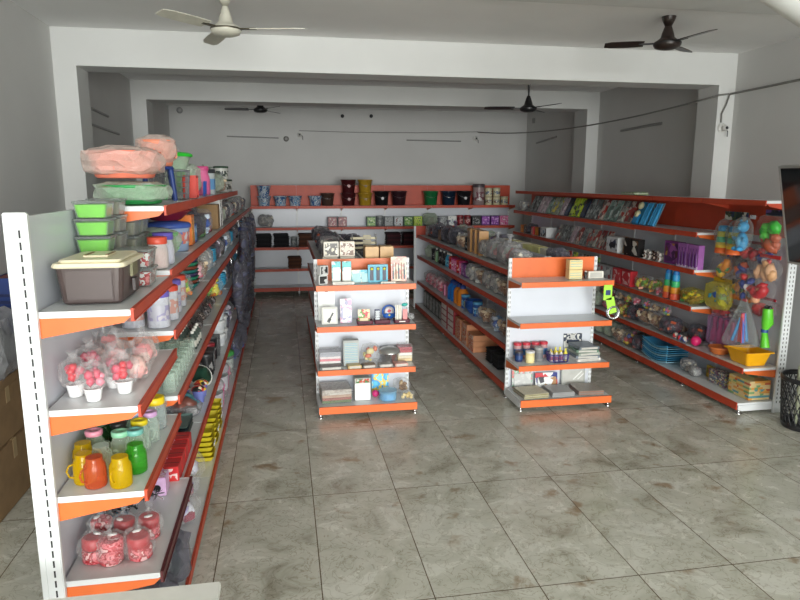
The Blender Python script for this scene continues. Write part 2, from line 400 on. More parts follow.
# left wall run: faces +X, local x -> world +Y ... rz=+90deg : local(-y)->world(+x)
G1X=-.97; G1_DECK=lambda: None
b1=[0]+[.93+.93*i for i in range(10)]
G1=gondola('gondola_shelving','long white shelving run with orange rails down the left side',(G1X,2.65,0),PI/2,b1,2.075,[(1.73,.35),(1.40,.35),(1.03,.35),(.53,.35)],base_depth=.405,tier_depth=.35,bay_tiers={0:[(1.70,.35),(1.30,.35),(.93,.35),(.55,.39,'MAROON')]})
# white board with slot strip on its near end and the topmost decks from the second bay on
for i in range(1,7): shelf_part(G1,b1[i],b1[i+1],2.07,.34,yback=-.016,rail=.05)
mb=MB().box(.0,.0,0,0,0,0)
end=MB().box(-.03,-.002,-.03,.055,.0,2.085,0,.004)
z=.1
while z<2.03:
    end.box(-.0308,-.029,-.0035,.0035,z,z+.03,1); z+=.045
end.box(-.034,-.029,.03,.045,.0,2.08,0)
end.build('end_upright',[WHITE,DARK],G1)
# right run: faces -X ; rz=-90: local x -> world -Y
G3X=4.66
n3=7; b3=[i*.93 for i in range(n3+1)]
G3=gondola('gondola_shelving','long shelving run against right wall with shaded orange header',(G3X,5.25+.93*n3,0),-PI/2,b3,2.02,[(1.67,.345),(1.27,.345),(.87,.345),(.45,.37)],base_depth=.43,header=1.68,bay_tiers={n3-1:[(.45,.385)]})
for i in range(n3): shelf_part(G3,b3[i],b3[i+1],2.03,.32,yback=-.016,bracket=(i==n3-1),rm=ORANGE_SHADE)
e3=MB().box(b3[-1]+.0005,b3[-1]+.026,-.055,.03,.0,2.03,0,.003)
z=.1
while z<2.0:
    for yy in (-.03,.005): e3.box(b3[-1]+.0255,b3[-1]+.0268,yy-.004,yy+.004,z,z+.022,1)
    z+=.042
e3.build('end_upright',[WHITE,DARK],G3)
# centre-right double run, left face seen
G2X=2.62
b2=[i*.93 for i in range(6)]
G2=gondola('gondola_shelving','low two-sided shelving run stretching back behind the right island unit',(G2X,6.2+.93*5,0),-PI/2,b2,1.45,[(1.30,.35),(.95,.35),(.51,.35)],base_depth=.40,group=None)
G2B=gondola('gondola_shelving','rear half of low shelving run facing the right aisle',(G2X+.05,6.2,0),PI/2,b2,1.45,[(1.30,.35),(.95,.35),(.51,.35)],base_depth=.40)
G4=gondola('gondola_shelving','low shelving run behind the left island unit, facing the left aisle',(.72,6.36+.93*4,0),-PI/2,b2[:5],1.45,[(1.30,.35),(.95,.35),(.51,.35)],base_depth=.40)
G4B=gondola('gondola_shelving','low shelving run behind the left island unit, facing the middle aisle',(.77,6.36,0),PI/2,b2[:5],1.45,[(1.30,.35),(.95,.35),(.51,.35)],base_depth=.40)
# island end units
I1=gondola('island_shelving','left island end unit with four loaded white shelves and orange rails',(.27,6.26,0),0,[0,.94],1.46,[(1.253,.36),(.865,.36),(.445,.36)],base_depth=.46,base_z=.115,header=1.25,group='island end units',rail_m='island')
I2=gondola('island_shelving','right island end unit with an almost empty second shelf',(2.2,6.13,0),0,[0,.95],1.45,[(1.253,.36),(.855,.36),(.43,.36)],base_depth=.46,base_z=.11,header=1.25,group='island end units',rail_m='island')
I3=gondola('island_shelving','far end unit seen from behind, white board with orange header, back of right run',(3.15,10.93,0),PI,[0,.95],1.45,[],base_depth=.4,header=1.25,group='island end units')
# back wall run
b5=[i*.88 for i in range(7)]
G5=gondola('gondola_shelving','shelving run across the back wall with orange header and buckets on top',(-.62,13.06,0),0,b5,2.13,[(1.73,.36),(1.32,.36),(.94,.36),(.52,.36)],base_depth=.45,base_z=.16,header=1.73)
G5A=None
# ------------------------------------------------------------------ makers of goods (each returns its top-level object at the origin, front towards -y)
def root_(n): return empty(n)
def bag_mesh(w,d,h,seed=0,knot=True,amp=.16,sub=3,ruff=1):
    """crumpled plastic bag standing on z=0, with a gathered neck on top"""
    mb=MB().at(0,0,h*.48); bm=bmesh.new(); bmesh.ops.create_icosphere(bm,subdivisions=sub,radius=1)
    f=lambda c: math.copysign(abs(c)**.72,c)
    for v in bm.verts:
        c=v.co.copy(); k=1+amp*noise.noise(c*1.9+Vector((seed*3.1,seed,7)))+.15*noise.noise(c*5.5+Vector((seed,seed*2.3,1)))
        v.co=Vector((f(c.x)*w*.46*k,f(c.y)*d*.46*k,max(-h*.475,f(c.z)*h*.44*k)))
    mb.bm(bm,0,False)
    mb.at()
    if knot:
        pts=[]; rr=random.Random(seed)
        a=.35*min(w,d)*.35*ruff
        mb.at(rr.uniform(-.1,.1)*w,0,h*.9,rr.uniform(-.4,.4),rr.uniform(-.4,.4),0)
        n=12
        rs=[]
        for z,r in ((0,a*.9),(.02,a*.35),(.035,a*.5),(.06,a*1.1)):
            rs.append([((r*(1+.35*math.sin(5*t*2*PI/n+seed)))*math.cos(2*PI*t/n),(r*(1+.35*math.cos(3*t*2*PI/n+seed)))*math.sin(2*PI*t/n),z*h/.2) for t in range(n)])
        mb.rings(rs,0,False,False,True); mb.at()
    return mb
def mk_carton(w,d,h,m,face=None,name='carton',flap=True,lab=None):
    """printed box: body, front panel print, tuck flap line and side panel"""
    def f():
        r=root_(name)
        b=MB().box(-w/2,w/2,-d/2,d/2,0,h,0,min(w,d,h)*.03)
        if flap: b.box(-w/2+.003,w/2-.003,-d*.02,d*.02,h-.0005,h+.0007,1)
        b.build('box_body',[m,DARK if flap else m],r)
        if face: MB().box(-w*.42,w*.42,-d/2-.0012,-d/2+.001,h*.1,h*.9).build('printed_panel',face,r)
        return r
    return f
def mk_pack(w,h,m,t=.018,lean=-.16,name='blister_card',fm=None,hole=True):
    """flat package leaning back: backing card + bulging bubble"""
    def f():
        r=root_(name); r.empty_display_size=.02
        T=Matrix.Rotation(lean,4,'X')
        b=MB(); b.T=T; b.box(-w/2,w/2,-t*.2,t*.2,0,h,0)
        if hole: b.box(-w*.09,w*.09,-t*.2-.001,t*.2+.001,h*.93,h*.95,1)
        b.v=[(q[0],q[1],max(.0005,q[2])) for q in b.v]; b.build('card',[m,DARK],r)
        g=MB(); g.T=T; g.box(-w*.42,w*.42,-t,-t*.2,h*.04,h*.72,0,t*.25); g.v=[(q[0],q[1],max(.0005,q[2])) for q in g.v]; g.build('contents',fm or m,r)
        return r
    return f
def mk_book(w,h,t,m,lean=-.15,pages=True,name='book'):
    def f():
        r=root_(name); T=Matrix.Rotation(lean,4,'X')
        b=MB(); b.T=T; b.box(-w/2,w/2,-t,-t+.0015,0,h).box(-w/2,w/2,-.0015,0,0,h).box(-w/2,-w/2+.0015,-t,0,0,h); b.build('cover',m,r)
        p=MB(); p.T=T; p.box(-w/2+.003,w/2-.003,-t+.002,-.002,.003,h-.003); p.build('pages',C(230,226,214),r)
        return r
    return f
def mk_jar(r0,h,body,lid,name='jar',neck=.72,inner=None,handle=False,lidh=.13,n=14,label=None):
    def f():
        r=root_(name)
        b=MB().lathe([(r0*.85,0),(r0*.97,h*.03),(r0,h*.12),(r0,h*.5),(r0*.93,h*.66),(r0*neck,h*.74),(r0*neck,h*(1-lidh))],n)
        if handle: b.tube([(r0*.8,0,h*.62),(r0*1.35,0,h*.6),(r0*1.55,0,h*.45),(r0*1.35,0,h*.28),(r0*.9,0,h*.2)],r0*.09,6)
        b.build('jar_body',body,r)
        if inner: MB().lathe([(r0*.84,h*.03),(r0*.9,h*.12),(r0*.9,h*.5),(r0*.8,h*.62)],n).build('contents',inner,r)
        if label: MB().lathe([(r0*1.012,h*.18),(r0*1.012,h*.45)],n,0,False,False).build('paper_label',label,r)
        if lid: 
            l=MB().lathe([(r0*neck*1.08,h*(1-lidh)-.004),(r0*neck*1.12,h*(1-lidh)),(r0*neck*1.12,h*.985),(r0*neck*1.0,h),(r0*neck*.5,h),(r0*neck*.45,h-.003)],n).build('lid',lid,r)
        return r
    return f
def mk_can(r0,h,body,lid,name='canister',band=None,n=14):
    def f():
        r=root_(name)
        MB().lathe([(r0*.96,0),(r0,.004),(r0,h*.86)],n).build('can_body',body,r)
        MB().lathe([(r0*1.03,h*.84),(r0*1.05,h*.86),(r0*1.05,h*.97),(r0*.98,h),(r0*.3,h+.002)],n).build('lid',lid,r)
        if band: MB().lathe([(r0*1.01,h*.2),(r0*1.01,h*.62)],n,0,False,False).build('paper_label',band,r)
        return r
    return f
def mk_bottle(r0,h,body,cap,label=None,name='bottle'):
    def f():
        r=root_(name)
        MB().lathe([(r0*.9,0),(r0,.004),(r0,h*.6),(r0*.8,h*.7),(r0*.35,h*.8),(r0*.33,h*.88)],12).build('bottle_body',body,r)
        MB().lathe([(r0*.42,h*.86),(r0*.42,h*.98),(r0*.3,h)],10).build('cap',cap,r)
        if label: MB().lathe([(r0*1.02,h*.15),(r0*1.02,h*.5)],12,0,False,False).build('paper_label',label,r)
        return r
    return f
def mk_bucket(r0,r1,h,m,handle=CHROME,name='bucket',lab=None,lid=None):
    def f():
        r=root_(name)
        MB().lathe([(r0*.95,0),(r0,.006),(r1*.97,h*.92),(r1*1.05,h*.93),(r1*1.06,h),(r1*.99,h),(r0*.93,.02)],18,0,True,True).build('bucket_body',m,r)
        pts=[(r1*1.06*math.cos(a),-r1*1.06*abs(math.sin(a))*.8-.005,h*.95-r1*.75*abs(math.sin(a))) for a in [PI*k/10 for k in range(11)]]
        MB().tube(pts,.0035,5).build('handle',handle,r)
        if lid: MB().lathe([(r1*1.08,h*.96),(r1*1.1,h*.98),(r1*1.08,h*1.04),(r1*.4,h*1.06)],18).build('lid',lid,r)
        if lab: MB().at(0,-(r0+r1)/2-.002,h*.5,math.atan2(r1-r0,h)*-1+PI/2).lathe([(r1*.2,0),(r1*.2,.004)],12).build('sticker',lab,r)
        return r
    return f
def mk_bowl_stack(r1,h,m,n=4,name='stacked_bowls'): 
    def f():
        b=MB()
        for k in range(n):
            b.at(0,0,k*h*.22).lathe([(r1*.5,0),(r1*.6,h*.1),(r1*.95,h*.85),(r1*1.04,h*.9),(r1*1.04,h),(r1*.97,h),(r1*.5,h*.12)],20)
        return b.build(name,m)
    return f
def mk_bagged(w,d,h,inner,seed=0,fm=None,name='bagged_goods',blobs=6,knot=True,core=None,cs=.42):
    """film bag over a handful of items"""
    def f():
        r=root_(name); rr=random.Random(seed)
        b=MB()
        ms=inner if isinstance(inner,(list,tuple)) else [inner]
        for k in range(blobs):
            s=cs*min(w,d)*rr.uniform(.5,.75)
            if k%3==2:
                s*=.7
                b.at(rr.uniform(-1,1)*max(0,w/2-s*1.3),rr.uniform(-1,1)*max(0,d/2-s*1.3),s*.8+rr.uniform(0,1)*max(0,h*.85-2*s),rr.uniform(-.6,.6),rr.uniform(-.6,.6),rr.uniform(0,3)).box(-s,s,-s*.7,s*.7,-s*.5,s*.5,k%len(ms),s*.12); continue
            x=rr.uniform(-1,1)*max(0,w/2-s)*.85; y=rr.uniform(-1,1)*max(0,d/2-s)*.85; z=s+rr.uniform(0,1)*max(0,h*.8-2*s)
            b.at(x,y,z,rr.uniform(0,3),rr.uniform(0,3)).ico(s,s*rr.uniform(.6,1),s*rr.uniform(.6,1),1,k%len(ms),.2,2,seed+k,smooth=True)
        b.at(); b.v=[(q[0],q[1],max(.0012,q[2])) for q in b.v]; b.build('contents',ms,r)
        bag_mesh(w,d,h,seed,knot).build('plastic_bag',fm or FILM,r)
        return r
    return f
def mk_hangbag(w,h,ms,seed=0,header=None,fm=None,name='toy_bag',blobs=7,t=.05):
    """hanging display bag: header card with slot, film pouch, coloured things inside; hangs down from z=0"""
    def f():
        r=root_(name); rr=random.Random(seed)
        hh=h*.13
        MB().box(-w*.38,w*.38,-.002,.002,-hh,0).box(-w*.1,w*.1,-.0028,.0028,-hh*.35,-hh*.2,1).build('header_card',[header or C(60,60,120),DARK],r)
        b=MB()
        for k in range(blobs):
            s=w*rr.uniform(.17,.29)
            b.at(rr.uniform(-1,1)*(w/2-s)*.9,-t*.5,-hh-s-rr.uniform(0,1)*(h-hh-2*s),rr.uniform(0,3),rr.uniform(0,3)).ico(s,s*rr.uniform(.5,.9),min(s,t*.8)*rr.uniform(.7,1.1),1,k%len(ms),.35,2,seed+k)
        b.at(); b.build('contents',ms,r)
        p=bag_mesh(w*1.12,t*1.7,h*.98,seed,False,.1); p.v=[(a,b-t*.5,c-h+.004) for a,b,c in p.v]; p.build('pouch',fm or TOYF,r)
        return r
    return f
def mk_basket(w,d,h,m,name='basket',flare=1.12):
    """openwork basket of real strips"""
    def f():
        r=root_(name)
        def ring(w,d,z,n=28):
            o=[]
            for i in range(n):
                a=2*PI*i/n; c,s=math.cos(a),math.sin(a); k=1/max(abs(c),abs(s))**.8
                o.append((w/2*c*k*.92,d/2*s*k*.92,z))
            return o
        b=MB()
        R0=ring(w,d,0); R1=ring(w*flare,d*flare,h)
        for i in range(28): b.tube([R0[i],R1[i]],.0028,4)
        for q in range(1,5): 
            z=h*q/5; b.tube(ring(w*(1+(flare-1)*q/5),d*(1+(flare-1)*q/5),z),.0026,4,0,True)
        b.add(R0,[tuple(range(28))]).build('basket_wall',m,r)
        MB().tube(R1,.006,6,0,True).build('rim',m,r)
        return r
    return f
def mk_doll(m1,m2,h=.2,name='soft_toy',seed=0):
    def f():
        r=root_(name)
        b=MB().at(0,0,h*.3).ico(h*.2,h*.17,h*.3,2,0,.06,3,seed,flat=-h*.3)
        b.at(h*.17,-h*.08,h*.36,.5,.9).ico(h*.07,h*.07,h*.17,1,0).at(-h*.17,-h*.08,h*.36,.5,-.9).ico(h*.07,h*.07,h*.17,1,0)
        b.at(h*.11,-h*.14,h*.08).ico(h*.08,h*.14,h*.08,1,0).at(-h*.11,-h*.14,h*.08).ico(h*.08,h*.14,h*.08,1,0)
        b.at(0,0,h*.76).ico(h*.18,h*.17,h*.18,2,0)
        b.at(h*.13,0,h*.93).ico(h*.065,h*.03,h*.065,1,0).at(-h*.13,0,h*.93).ico(h*.065,h*.03,h*.065,1,0); b.at()
        b.build('plush_body',m1,r)
        f_=MB().at(0,-h*.14,h*.72).ico(h*.09,h*.07,h*.075,1,0).at(0,-h*.13,h*.32).ico(h*.13,h*.08,h*.18,1,0); f_.at(); f_.build('belly_patch',m2,r)
        e=MB().at(h*.06,-h*.16,h*.8).ico(h*.02,h*.02,h*.02,1).at(-h*.06,-h*.16,h*.8).ico(h*.02,h*.02,h*.02,1).at(0,-h*.21,h*.74).ico(h*.02,h*.015,h*.015,1); e.at(); e.build('eyes',DARK,r)
        return r
    return f
def mk_tray_stack(w,d,n,ms,step=.018,name='stacked_trays'):
    def f():
        r=root_(name)
        for k in range(n):
            MB().at(0,0,k*step).taper(w*.9,d*.9,w,d,0,step*.92,0,.004,True,.003).build('tray',ms[k%len(ms)],r)
        return r
    return f
# ------------------------------------------------------------------ catalogue: key -> (maker, width, depth, description, category, group)
K={}
def kind(key,maker,w,d,desc,cat,group): K[key]=(maker,w,d,desc,cat,group)
def P(key,x,y,z,rz,where,row='',jit=0,desc=None,sc=1,tilt=0):
    mk,w,d,ds,cat,gr=K[key]
    return put(key,mk,x,y,z,rz+(random.uniform(-jit,jit) if jit else 0),desc or ds,cat,gr,where,row,sc,tilt)
W=WHERE
FR='from the front'; LF='from the left'; BT='from the bottom'
# coloured glass for the mugs
def cglass(n,c,t): return film(n,t,.42,c,rough=.08,bump=.1,scale=60)
YG=cglass('yellow_glass',hx(205,170,12),(1,.88,.25)); OG=cglass('orange_glass',hx(192,86,50),(1,.6,.4)); GG=cglass('green_glass',hx(52,142,38),(.55,.95,.4)); DGG=cglass('dark_green_glass',hx(36,78,42),(.4,.7,.45)); CG=film('jar_clear_glass',(.92,.97,.94),.16,(.7,.78,.72),rough=.06,bump=.1)
for key,body,lid,ds in (('mug_yellow',YG,None,'yellow glass handled jar without lid'),('mug_orange',OG,None,'orange glass handled jar without lid'),('mug_green',GG,None,'green glass handled jar without lid'),
    ('mug_clear_pink',CG,C(216,140,160),'glass jar with pink lid'),('mug_clear_mint',CG,C(140,200,165),'glass jar with mint lid'),('mug_clear_teal',CG,C(110,175,165),'glass jar with teal lid'),
    ('mug_dg_black',DGG,C(28,28,28),'dark green jar with black lid'),('mug_clear_yellow',CG,C(228,205,30),'glass jar with yellow lid'),('mug_clear_sky',CG,C(165,195,225),'glass jar with pale blue lid'),
    ('mug_clear_lilac',CG,C(205,160,205),'glass jar with lilac lid'),('mug_dg_grey',DGG,C(105,150,130),'dark green jar with grey green lid'),('mug_clear_plain',CG,None,'open clear glass jar')):
    kind(key,mk_jar(.046,.15,body,lid,'jar_mug',neck=.74,handle=True,n=18,lidh=.13),.1,.1,ds,'jar','handled glass jars on the nearest left bay')
# --- storage bin
def mk_bin():
    r=root_('storage_bin')
    BR=plain('brown_bin_plastic',hx(74,62,60),.38,var=.04)
    CRM=plain('cream_lid_plastic',hx(226,218,188),.4,var=.02)
    MB().taper(.225,.345,.252,.372,0,.155,0,.008,True,.004).build('bin_body',BR,r)
    MB().at(0,0,0).box(-.085,.085,-.187,-.182,.02,.135,0,.002).build('front_relief',BR,r)
    l=MB().at(0,0,.145).taper(.278,.4,.268,.39,0,.018,0,.006); l.at(0,0,.163).taper(.235,.35,.225,.34,0,.012,0,.005)
    l.at(0,0,0).box(-.05,.05,-.07,.07,.174,.181,0,.003); l.build('lid',CRM,r)
    MB().box(-.046,-.036,-.065,.065,.181,.184).box(.036,.046,-.065,.065,.181,.184).build('lid_grip',C(130,90,60),r)
    for s in (-1,1):
        MB().box(s*.128-.006,s*.128+.006,-.05,.05,.09,.158,0,.003).build('latch',plain('olive_latch',hx(120,118,86),.4),r)
    for s in (-1,1): MB().box(s*.13-.006,s*.13+.006,-.03,.03,.03,.08,0,.002).build('side_label',C(66,58,56),r)
    return r
kind('storage_bin',mk_bin,.28,.4,'brown plastic storage bin with cream lid','storage bin',None)
def mk_food(col):
    def f():
        r=root_('food_container')
        MB().taper(.135,.14,.155,.16,.004,.07,0,.004,True,.003).build('tray',col,r)
        MB().taper(.148,.152,.168,.172,0,.078,0,.004,True,.002).build('clear_case',CLEARP,r)
        l=MB().at(0,0,.078).taper(.18,.184,.172,.176,0,.011,0,.004); l.at(); l.build('lid',film('grey_lid',(.8,.85,.82),.4,(.35,.38,.37),.2,.1),r)
        return r
    return f
kind('food_green',mk_food(plain('lime_plastic',hx(126,214,40),.4,var=.04)),.18,.18,'clear food container with lime green tray','food container','clear food containers stacked on the nearest left bay')
kind('food_grey',mk_food(C(128,120,100)),.18,.18,'clear food container with taupe tray','food container','clear food containers stacked on the nearest left bay')
kind('food_red',mk_food(pattern('red_white_print',[hx(200,40,40),hx(235,225,225),hx(190,30,40),hx(225,120,120)],30,'noise')),.18,.18,'clear food container with red and white print','food container','clear food containers stacked on the nearest left bay')
# --- potted flower in film
def mk_flower(seed,c1,c2):
    def f():
        r=root_('potted_flower'); rr=random.Random(seed)
        MB().lathe([(.026,0),(.028,.004),(.036,.05),(.038,.055),(.034,.055),(.03,.02)],16).build('pot',C(236,236,236),r)
        b=MB()
        for k in range(11):
            a=rr.uniform(0,6.28); q=rr.uniform(0,.034)
            b.at(q*math.cos(a),q*math.sin(a),.075+rr.uniform(0,.05),rr.uniform(0,3),rr.uniform(0,3)).ico(.022,.019,.022,1,k%2,.35,3,seed+k)
        b.at(); b.build('flowers',[c1,c2],r)
        g=MB().at(0,0,.1).ico(.062,.062,.07,3,0,.42,3.4,seed,smooth=False); g.at(0,0,.165).lathe([(.02,-.01),(.008,.0),(.014,.012),(.026,.03)],9,0,False,False); g.at()
        g.build('plastic_wrap',FILM,r); return r
    return f
PK=C(206,70,96); PK2=C(228,140,158); PK3=C(222,150,150); RD=C(186,26,40)
for i in range(3): kind('flower%d'%i,mk_flower(i+3,[PK,C(205,30,50),PK2][i],[PK2,PK,PK3][i]),.11,.11,['deep pink','red and pink','pale pink'][i]+' artificial flower in wrapped white pot','potted flower','wrapped potted flowers on the nearest left bay')
kind('pinkbag0',mk_bagged(.13,.12,.16,[C(232,170,165),C(236,190,180)],4,blobs=4,cs=.7),.14,.13,'bag of pale pink balls','bag','bags of pale pink balls on the nearest left bay')
kind('pinkbag1',mk_bagged(.15,.12,.19,[C(228,150,150),C(238,200,190)],9,blobs=5,cs=.75),.16,.13,'tall bag of pale pink balls','bag','bags of pale pink balls on the nearest left bay')
def mk_redbag(seed):
    def f():
        r=root_('bagged_red_boxes'); rr=random.Random(seed)
        RM=C(176,34,44); PM=pattern('pink_red_print',[hx(190,60,70),hx(222,120,128),hx(170,30,40),hx(235,190,190)],40,'noise')
        MB().at(rr.uniform(-.01,.01),0,0,0,0,rr.uniform(-.4,.4)).cyl(.044,.0,.05,18,0,.006).build('lower_tin',PM,r)
        t=MB().at(rr.uniform(-.006,.006),0,.05,rr.uniform(-.1,.1),0,rr.uniform(-.4,.4)).cyl(.042,0,.045,18,0,.006); t.at(); t.build('upper_tin',RM if seed%2 else PM,r)
        MB().at(0,-.018,.101).ico(.02,.012,.004,1).build('white_sticker',C(236,232,230),r)
        bag_mesh(.118,.118,.125,seed,True,.14).build('plastic_bag',FILM,r); return r
    return f
for i in range(3): kind('redbag%d'%i,mk_redbag(i+5),.12,.12,['red tins in clear bag, pink lower tin','red and pink tins in crumpled bag','stack of red tins in loose bag'][i],'bag','bagged red tins on the nearest left bay')
# --- the nearest left bay
NB='nearest left bay'
W['n1']=('top shelf of '+NB,2,BT); W['n1y']=('top shelf of '+NB,1,FR); W['n2']=('second shelf of '+NB,0,LF); W['n3']=('third shelf of '+NB,0,LF); W['n4']=('fourth shelf of '+NB,0,LF); W['n5']=('floor shelf of '+NB,0,LF)
FX=PI/2   # goods of the left run face +X
z1,z2,z3,z4=1.70,1.30,.93,.55
P('storage_bin',-.785,2.965,z1+.0015,0,'n1',sc=1.04)
for k in range(4): P('food_green',-.883,3.27,z1+.002+k*.0815,0,'n1','in the front stack',sc=.9)
for k in range(5): P('food_grey',-.868,3.47,z1+.002+k*.0825,0,'n1','in the second stack',sc=.92)
P('food_green',-.883,3.27,z1+.002+4*.0815,0,'n1','in the front stack',sc=.9)
for k in range(2): P('food_red',-.67,3.29,z1+.002+k*.0895,0,'n1','behind the bin')
for k in range(4): P('food_grey',-.86,3.70,1.732+k*.0,0,'n1','') if False else None
x=-.895
pts=[(-.895,2.83,'flower1'),(-.80,2.755,'flower0'),(-.905,3.05,'flower0'),(-.76,2.93,'flower2'),(-.672,2.84,'flower1')]
for i,(x,y,k) in enumerate(pts[:2]): P(k,x,y,z2,.3*i,'n2','in front row')
for i,(x,y,k) in enumerate(pts[2:]): P(k,x,y,z2,.7*i,'n2','in second row')
for x,y,k in ((-.90,3.2,'pinkbag0'),(-.77,3.09,'pinkbag1'),(-.665,3.16,'pinkbag1'),(-.86,3.36,'pinkbag1'),(-.70,3.34,'pinkbag0'),(-.68,3.02,'pinkbag0')): P(k,x,y,z2,x*7,'n2','behind the pots')
J=[[(-.915,2.78,'mug_yellow'),(-.815,2.735,'mug_orange'),(-.71,2.72,'mug_yellow'),(-.665,2.85,'mug_green')],
   [(-.925,2.90,'mug_yellow'),(-.82,2.86,'mug_clear_plain'),(-.765,2.97,'mug_clear_mint'),(-.67,2.98,'mug_clear_teal')],
   [(-.885,3.0,'mug_clear_pink'),(-.8,3.09,'mug_dg_black'),(-.70,3.10,'mug_clear_yellow'),(-.925,3.11,'mug_dg_grey')],
   [(-.84,3.21,'mug_dg_grey'),(-.75,3.22,'mug_clear_sky'),(-.65,3.21,'mug_clear_lilac'),(-.92,3.26,'mug_clear_plain')]]
for ri,rowl in enumerate(J):
    for x,y,k in rowl: P(k,x,y,z3,[.2,2.9,2.6,-.4][ri]+x*3,'n3','in '+['front','second','third','fourth'][ri]+' row')
# big clear jars with yellow screw caps behind the mugs
kind('yellow_cap_jar',mk_jar(.055,.17,film('hazy_glass',(.9,.94,.95),.2,(.6,.66,.66),.1,.2),C(232,200,20),'storage_jar',neck=.82,lidh=.2),.12,.12,'large clear jar with yellow screw cap','jar','large capped jars on the left run')
kind('glass_jug',mk_jar(.05,.15,CG,None,'glass_jug',neck=1.0,handle=True,n=16),.14,.11,'clear glass handled tumbler','glass','clear glass tumblers on the left run')
for x,y in ((-.69,3.38),(-.81,3.40)): P('yellow_cap_jar',x,y,z3,0,'n3','at the back')
for x,y in ((-.7,3.50),(-.92,3.42)): P('glass_jug',x,y,z3,1,'n3','at the back')
for x,y,k in ((-.915,2.80,0),(-.785,2.775,1),(-.66,2.79,2)): P('redbag%d'%k,x,y,z4,x*4,'n4','in front row',sc=1.16)
for x,y,k in ((-.90,2.96,1),(-.775,2.94,2),(-.655,2.95,0)): P('redbag%d'%k,x,y+.01,z4,x*9,'n4','in second row',sc=1.12)
def mk_garland():
    r=root_('tinsel_garland')
    rr=random.Random(2); pts=[(-.15,.02,.03),(-.1,0,.05),(-.05,-.01,.055),(0,0,.07),(.05,.01,.09),(.1,.0,.1)]
    MB().tube(pts,.004,5).build('string',BLACK,r)
    b=MB()
    for i in range(90):
        t=rr.uniform(0,4.99); k=int(t); f=t-k; p=Vector(pts[k]).lerp(Vector(pts[k+1]),f); a=rr.uniform(0,6.28); e=rr.uniform(-1,1); L=.034
        q=p+Vector((L*math.cos(a),L*math.sin(a)*.6,L*e)); s=Vector((.003,0,.003)); b.add([p-s,p+s,q+s,q-s],[(0,1,2,3)],i%2)
    b.build('tinsel',[CHROME,BLACK],r); return r
kind('garland',mk_garland,.3,.1,'black and silver tinsel garland','garland',None)
P('garland',-.755,3.13,z4+.02,.2,'n4')
kind('blue_box',mk_carton(.14,.05,.06,C(70,150,190),pattern('blue_black_print',[hx(20,40,60),hx(80,170,210),hx(60,150,200)],30)),.15,.06,'small light blue printed box','box',None)
P('blue_box',-.90,3.20,z4,0,'n4')
kind('smoky_bag',mk_bagged(.36,.32,.3,[C(30,60,45),C(120,30,40),C(24,30,50),C(60,120,70)],5,FILMK,blobs=8,knot=False,core=None,cs=.5),.36,.34,'dark glossy bag with green and red pieces','bag','dark glossy bags on the left run floor shelf')
P('smoky_bag',-.70,2.88,.112,0,'n5'); P('smoky_bag',-.70,3.26,.112,PI,'n5')
# ------------------------------------------------------------------ generic stock
BOXP={'pink':[hx(236,150,190),hx(210,60,130),hx(245,225,235)],'red':[hx(190,30,34),hx(220,70,60),hx(240,220,210)],'maroon':[hx(110,24,36),hx(150,40,50),hx(210,180,170)],'green':[hx(50,110,50),hx(130,180,60),hx(200,210,170)],
 'blue':[hx(40,90,170),hx(90,170,215),hx(225,235,240)],'white':[hx(232,232,228),hx(222,224,222),hx(150,170,180)],'black':[hx(22,22,24),hx(40,40,44),hx(150,150,150)],'brown':[hx(128,88,52),hx(160,118,70),hx(90,60,36)],
 'purple':[hx(110,50,140),hx(170,90,190),hx(225,190,230)],'grey':[hx(120,124,126),hx(160,164,164),hx(86,90,92)],'orange':[hx(226,130,40),hx(240,180,80),hx(190,80,30)],'yellow':[hx(232,214,70),hx(240,235,160),hx(200,160,40)],
 'cyan':[hx(70,180,220),hx(140,215,235),hx(30,110,170)],'lime':[hx(170,210,40),hx(220,230,90),hx(70,130,40)],'cream':[hx(224,214,176),hx(200,186,130),hx(120,120,90)],'silver':[hx(170,176,180),hx(205,210,212),hx(120,60,60)]}
def pr(c,sc=34,k='noise'): return pattern('print_%s_%d_%s'%(c,sc,k),BOXP[c],sc,k)
def multi(n,cs,sc=26): return pattern('multi_'+n,[hx(*c) for c in cs],sc,'vor')
for c in BOXP:
    kind('carton_'+c,mk_carton(.13,.09,.14,C(*[int(255*v**(1/2.2)) for v in BOXP[c][0]]),pr(c)),.14,.1,'%s printed carton'%c,'box','printed cartons on the shelving runs')
    kind('flatbox_'+c,mk_carton(.2,.26,.055,C(*[int(255*v**(1/2.2)) for v in BOXP[c][0]]),pr(c,22)),.21,.27,'flat %s printed box'%c,'box','flat printed boxes on the shelving runs')
    kind('card_'+c,mk_pack(.12,.22,pr(c,16),fm=pr(c,40,'vor')),.13,.08,'%s packet leaning back'%c,'packet','leaning packets on the shelving runs')
    kind('can_'+c,mk_can(.05,.15,C(*[int(255*v**(1/2.2)) for v in BOXP[c][0]]),C(*[int(255*v**(1/2.2)) for v in BOXP[c][1]]),band=pr(c)),.11,.11,'%s lidded canister'%c,'canister','canisters on the shelving runs')
    kind('bottle_'+c,mk_bottle(.032,.17,C(*[int(255*v**(1/2.2)) for v in BOXP[c][0]]),C(236,236,232),pr(c)),.07,.07,'%s bottle with white cap'%c,'bottle','bottles on the shelving runs')
    kind('bowls_'+c,mk_bowl_stack(.09,.07,C(*[int(255*v**(1/2.2)) for v in BOXP[c][0]]),6),.19,.19,'stack of %s bowls'%c,'bowl stack','stacked bowls on the shelving runs')
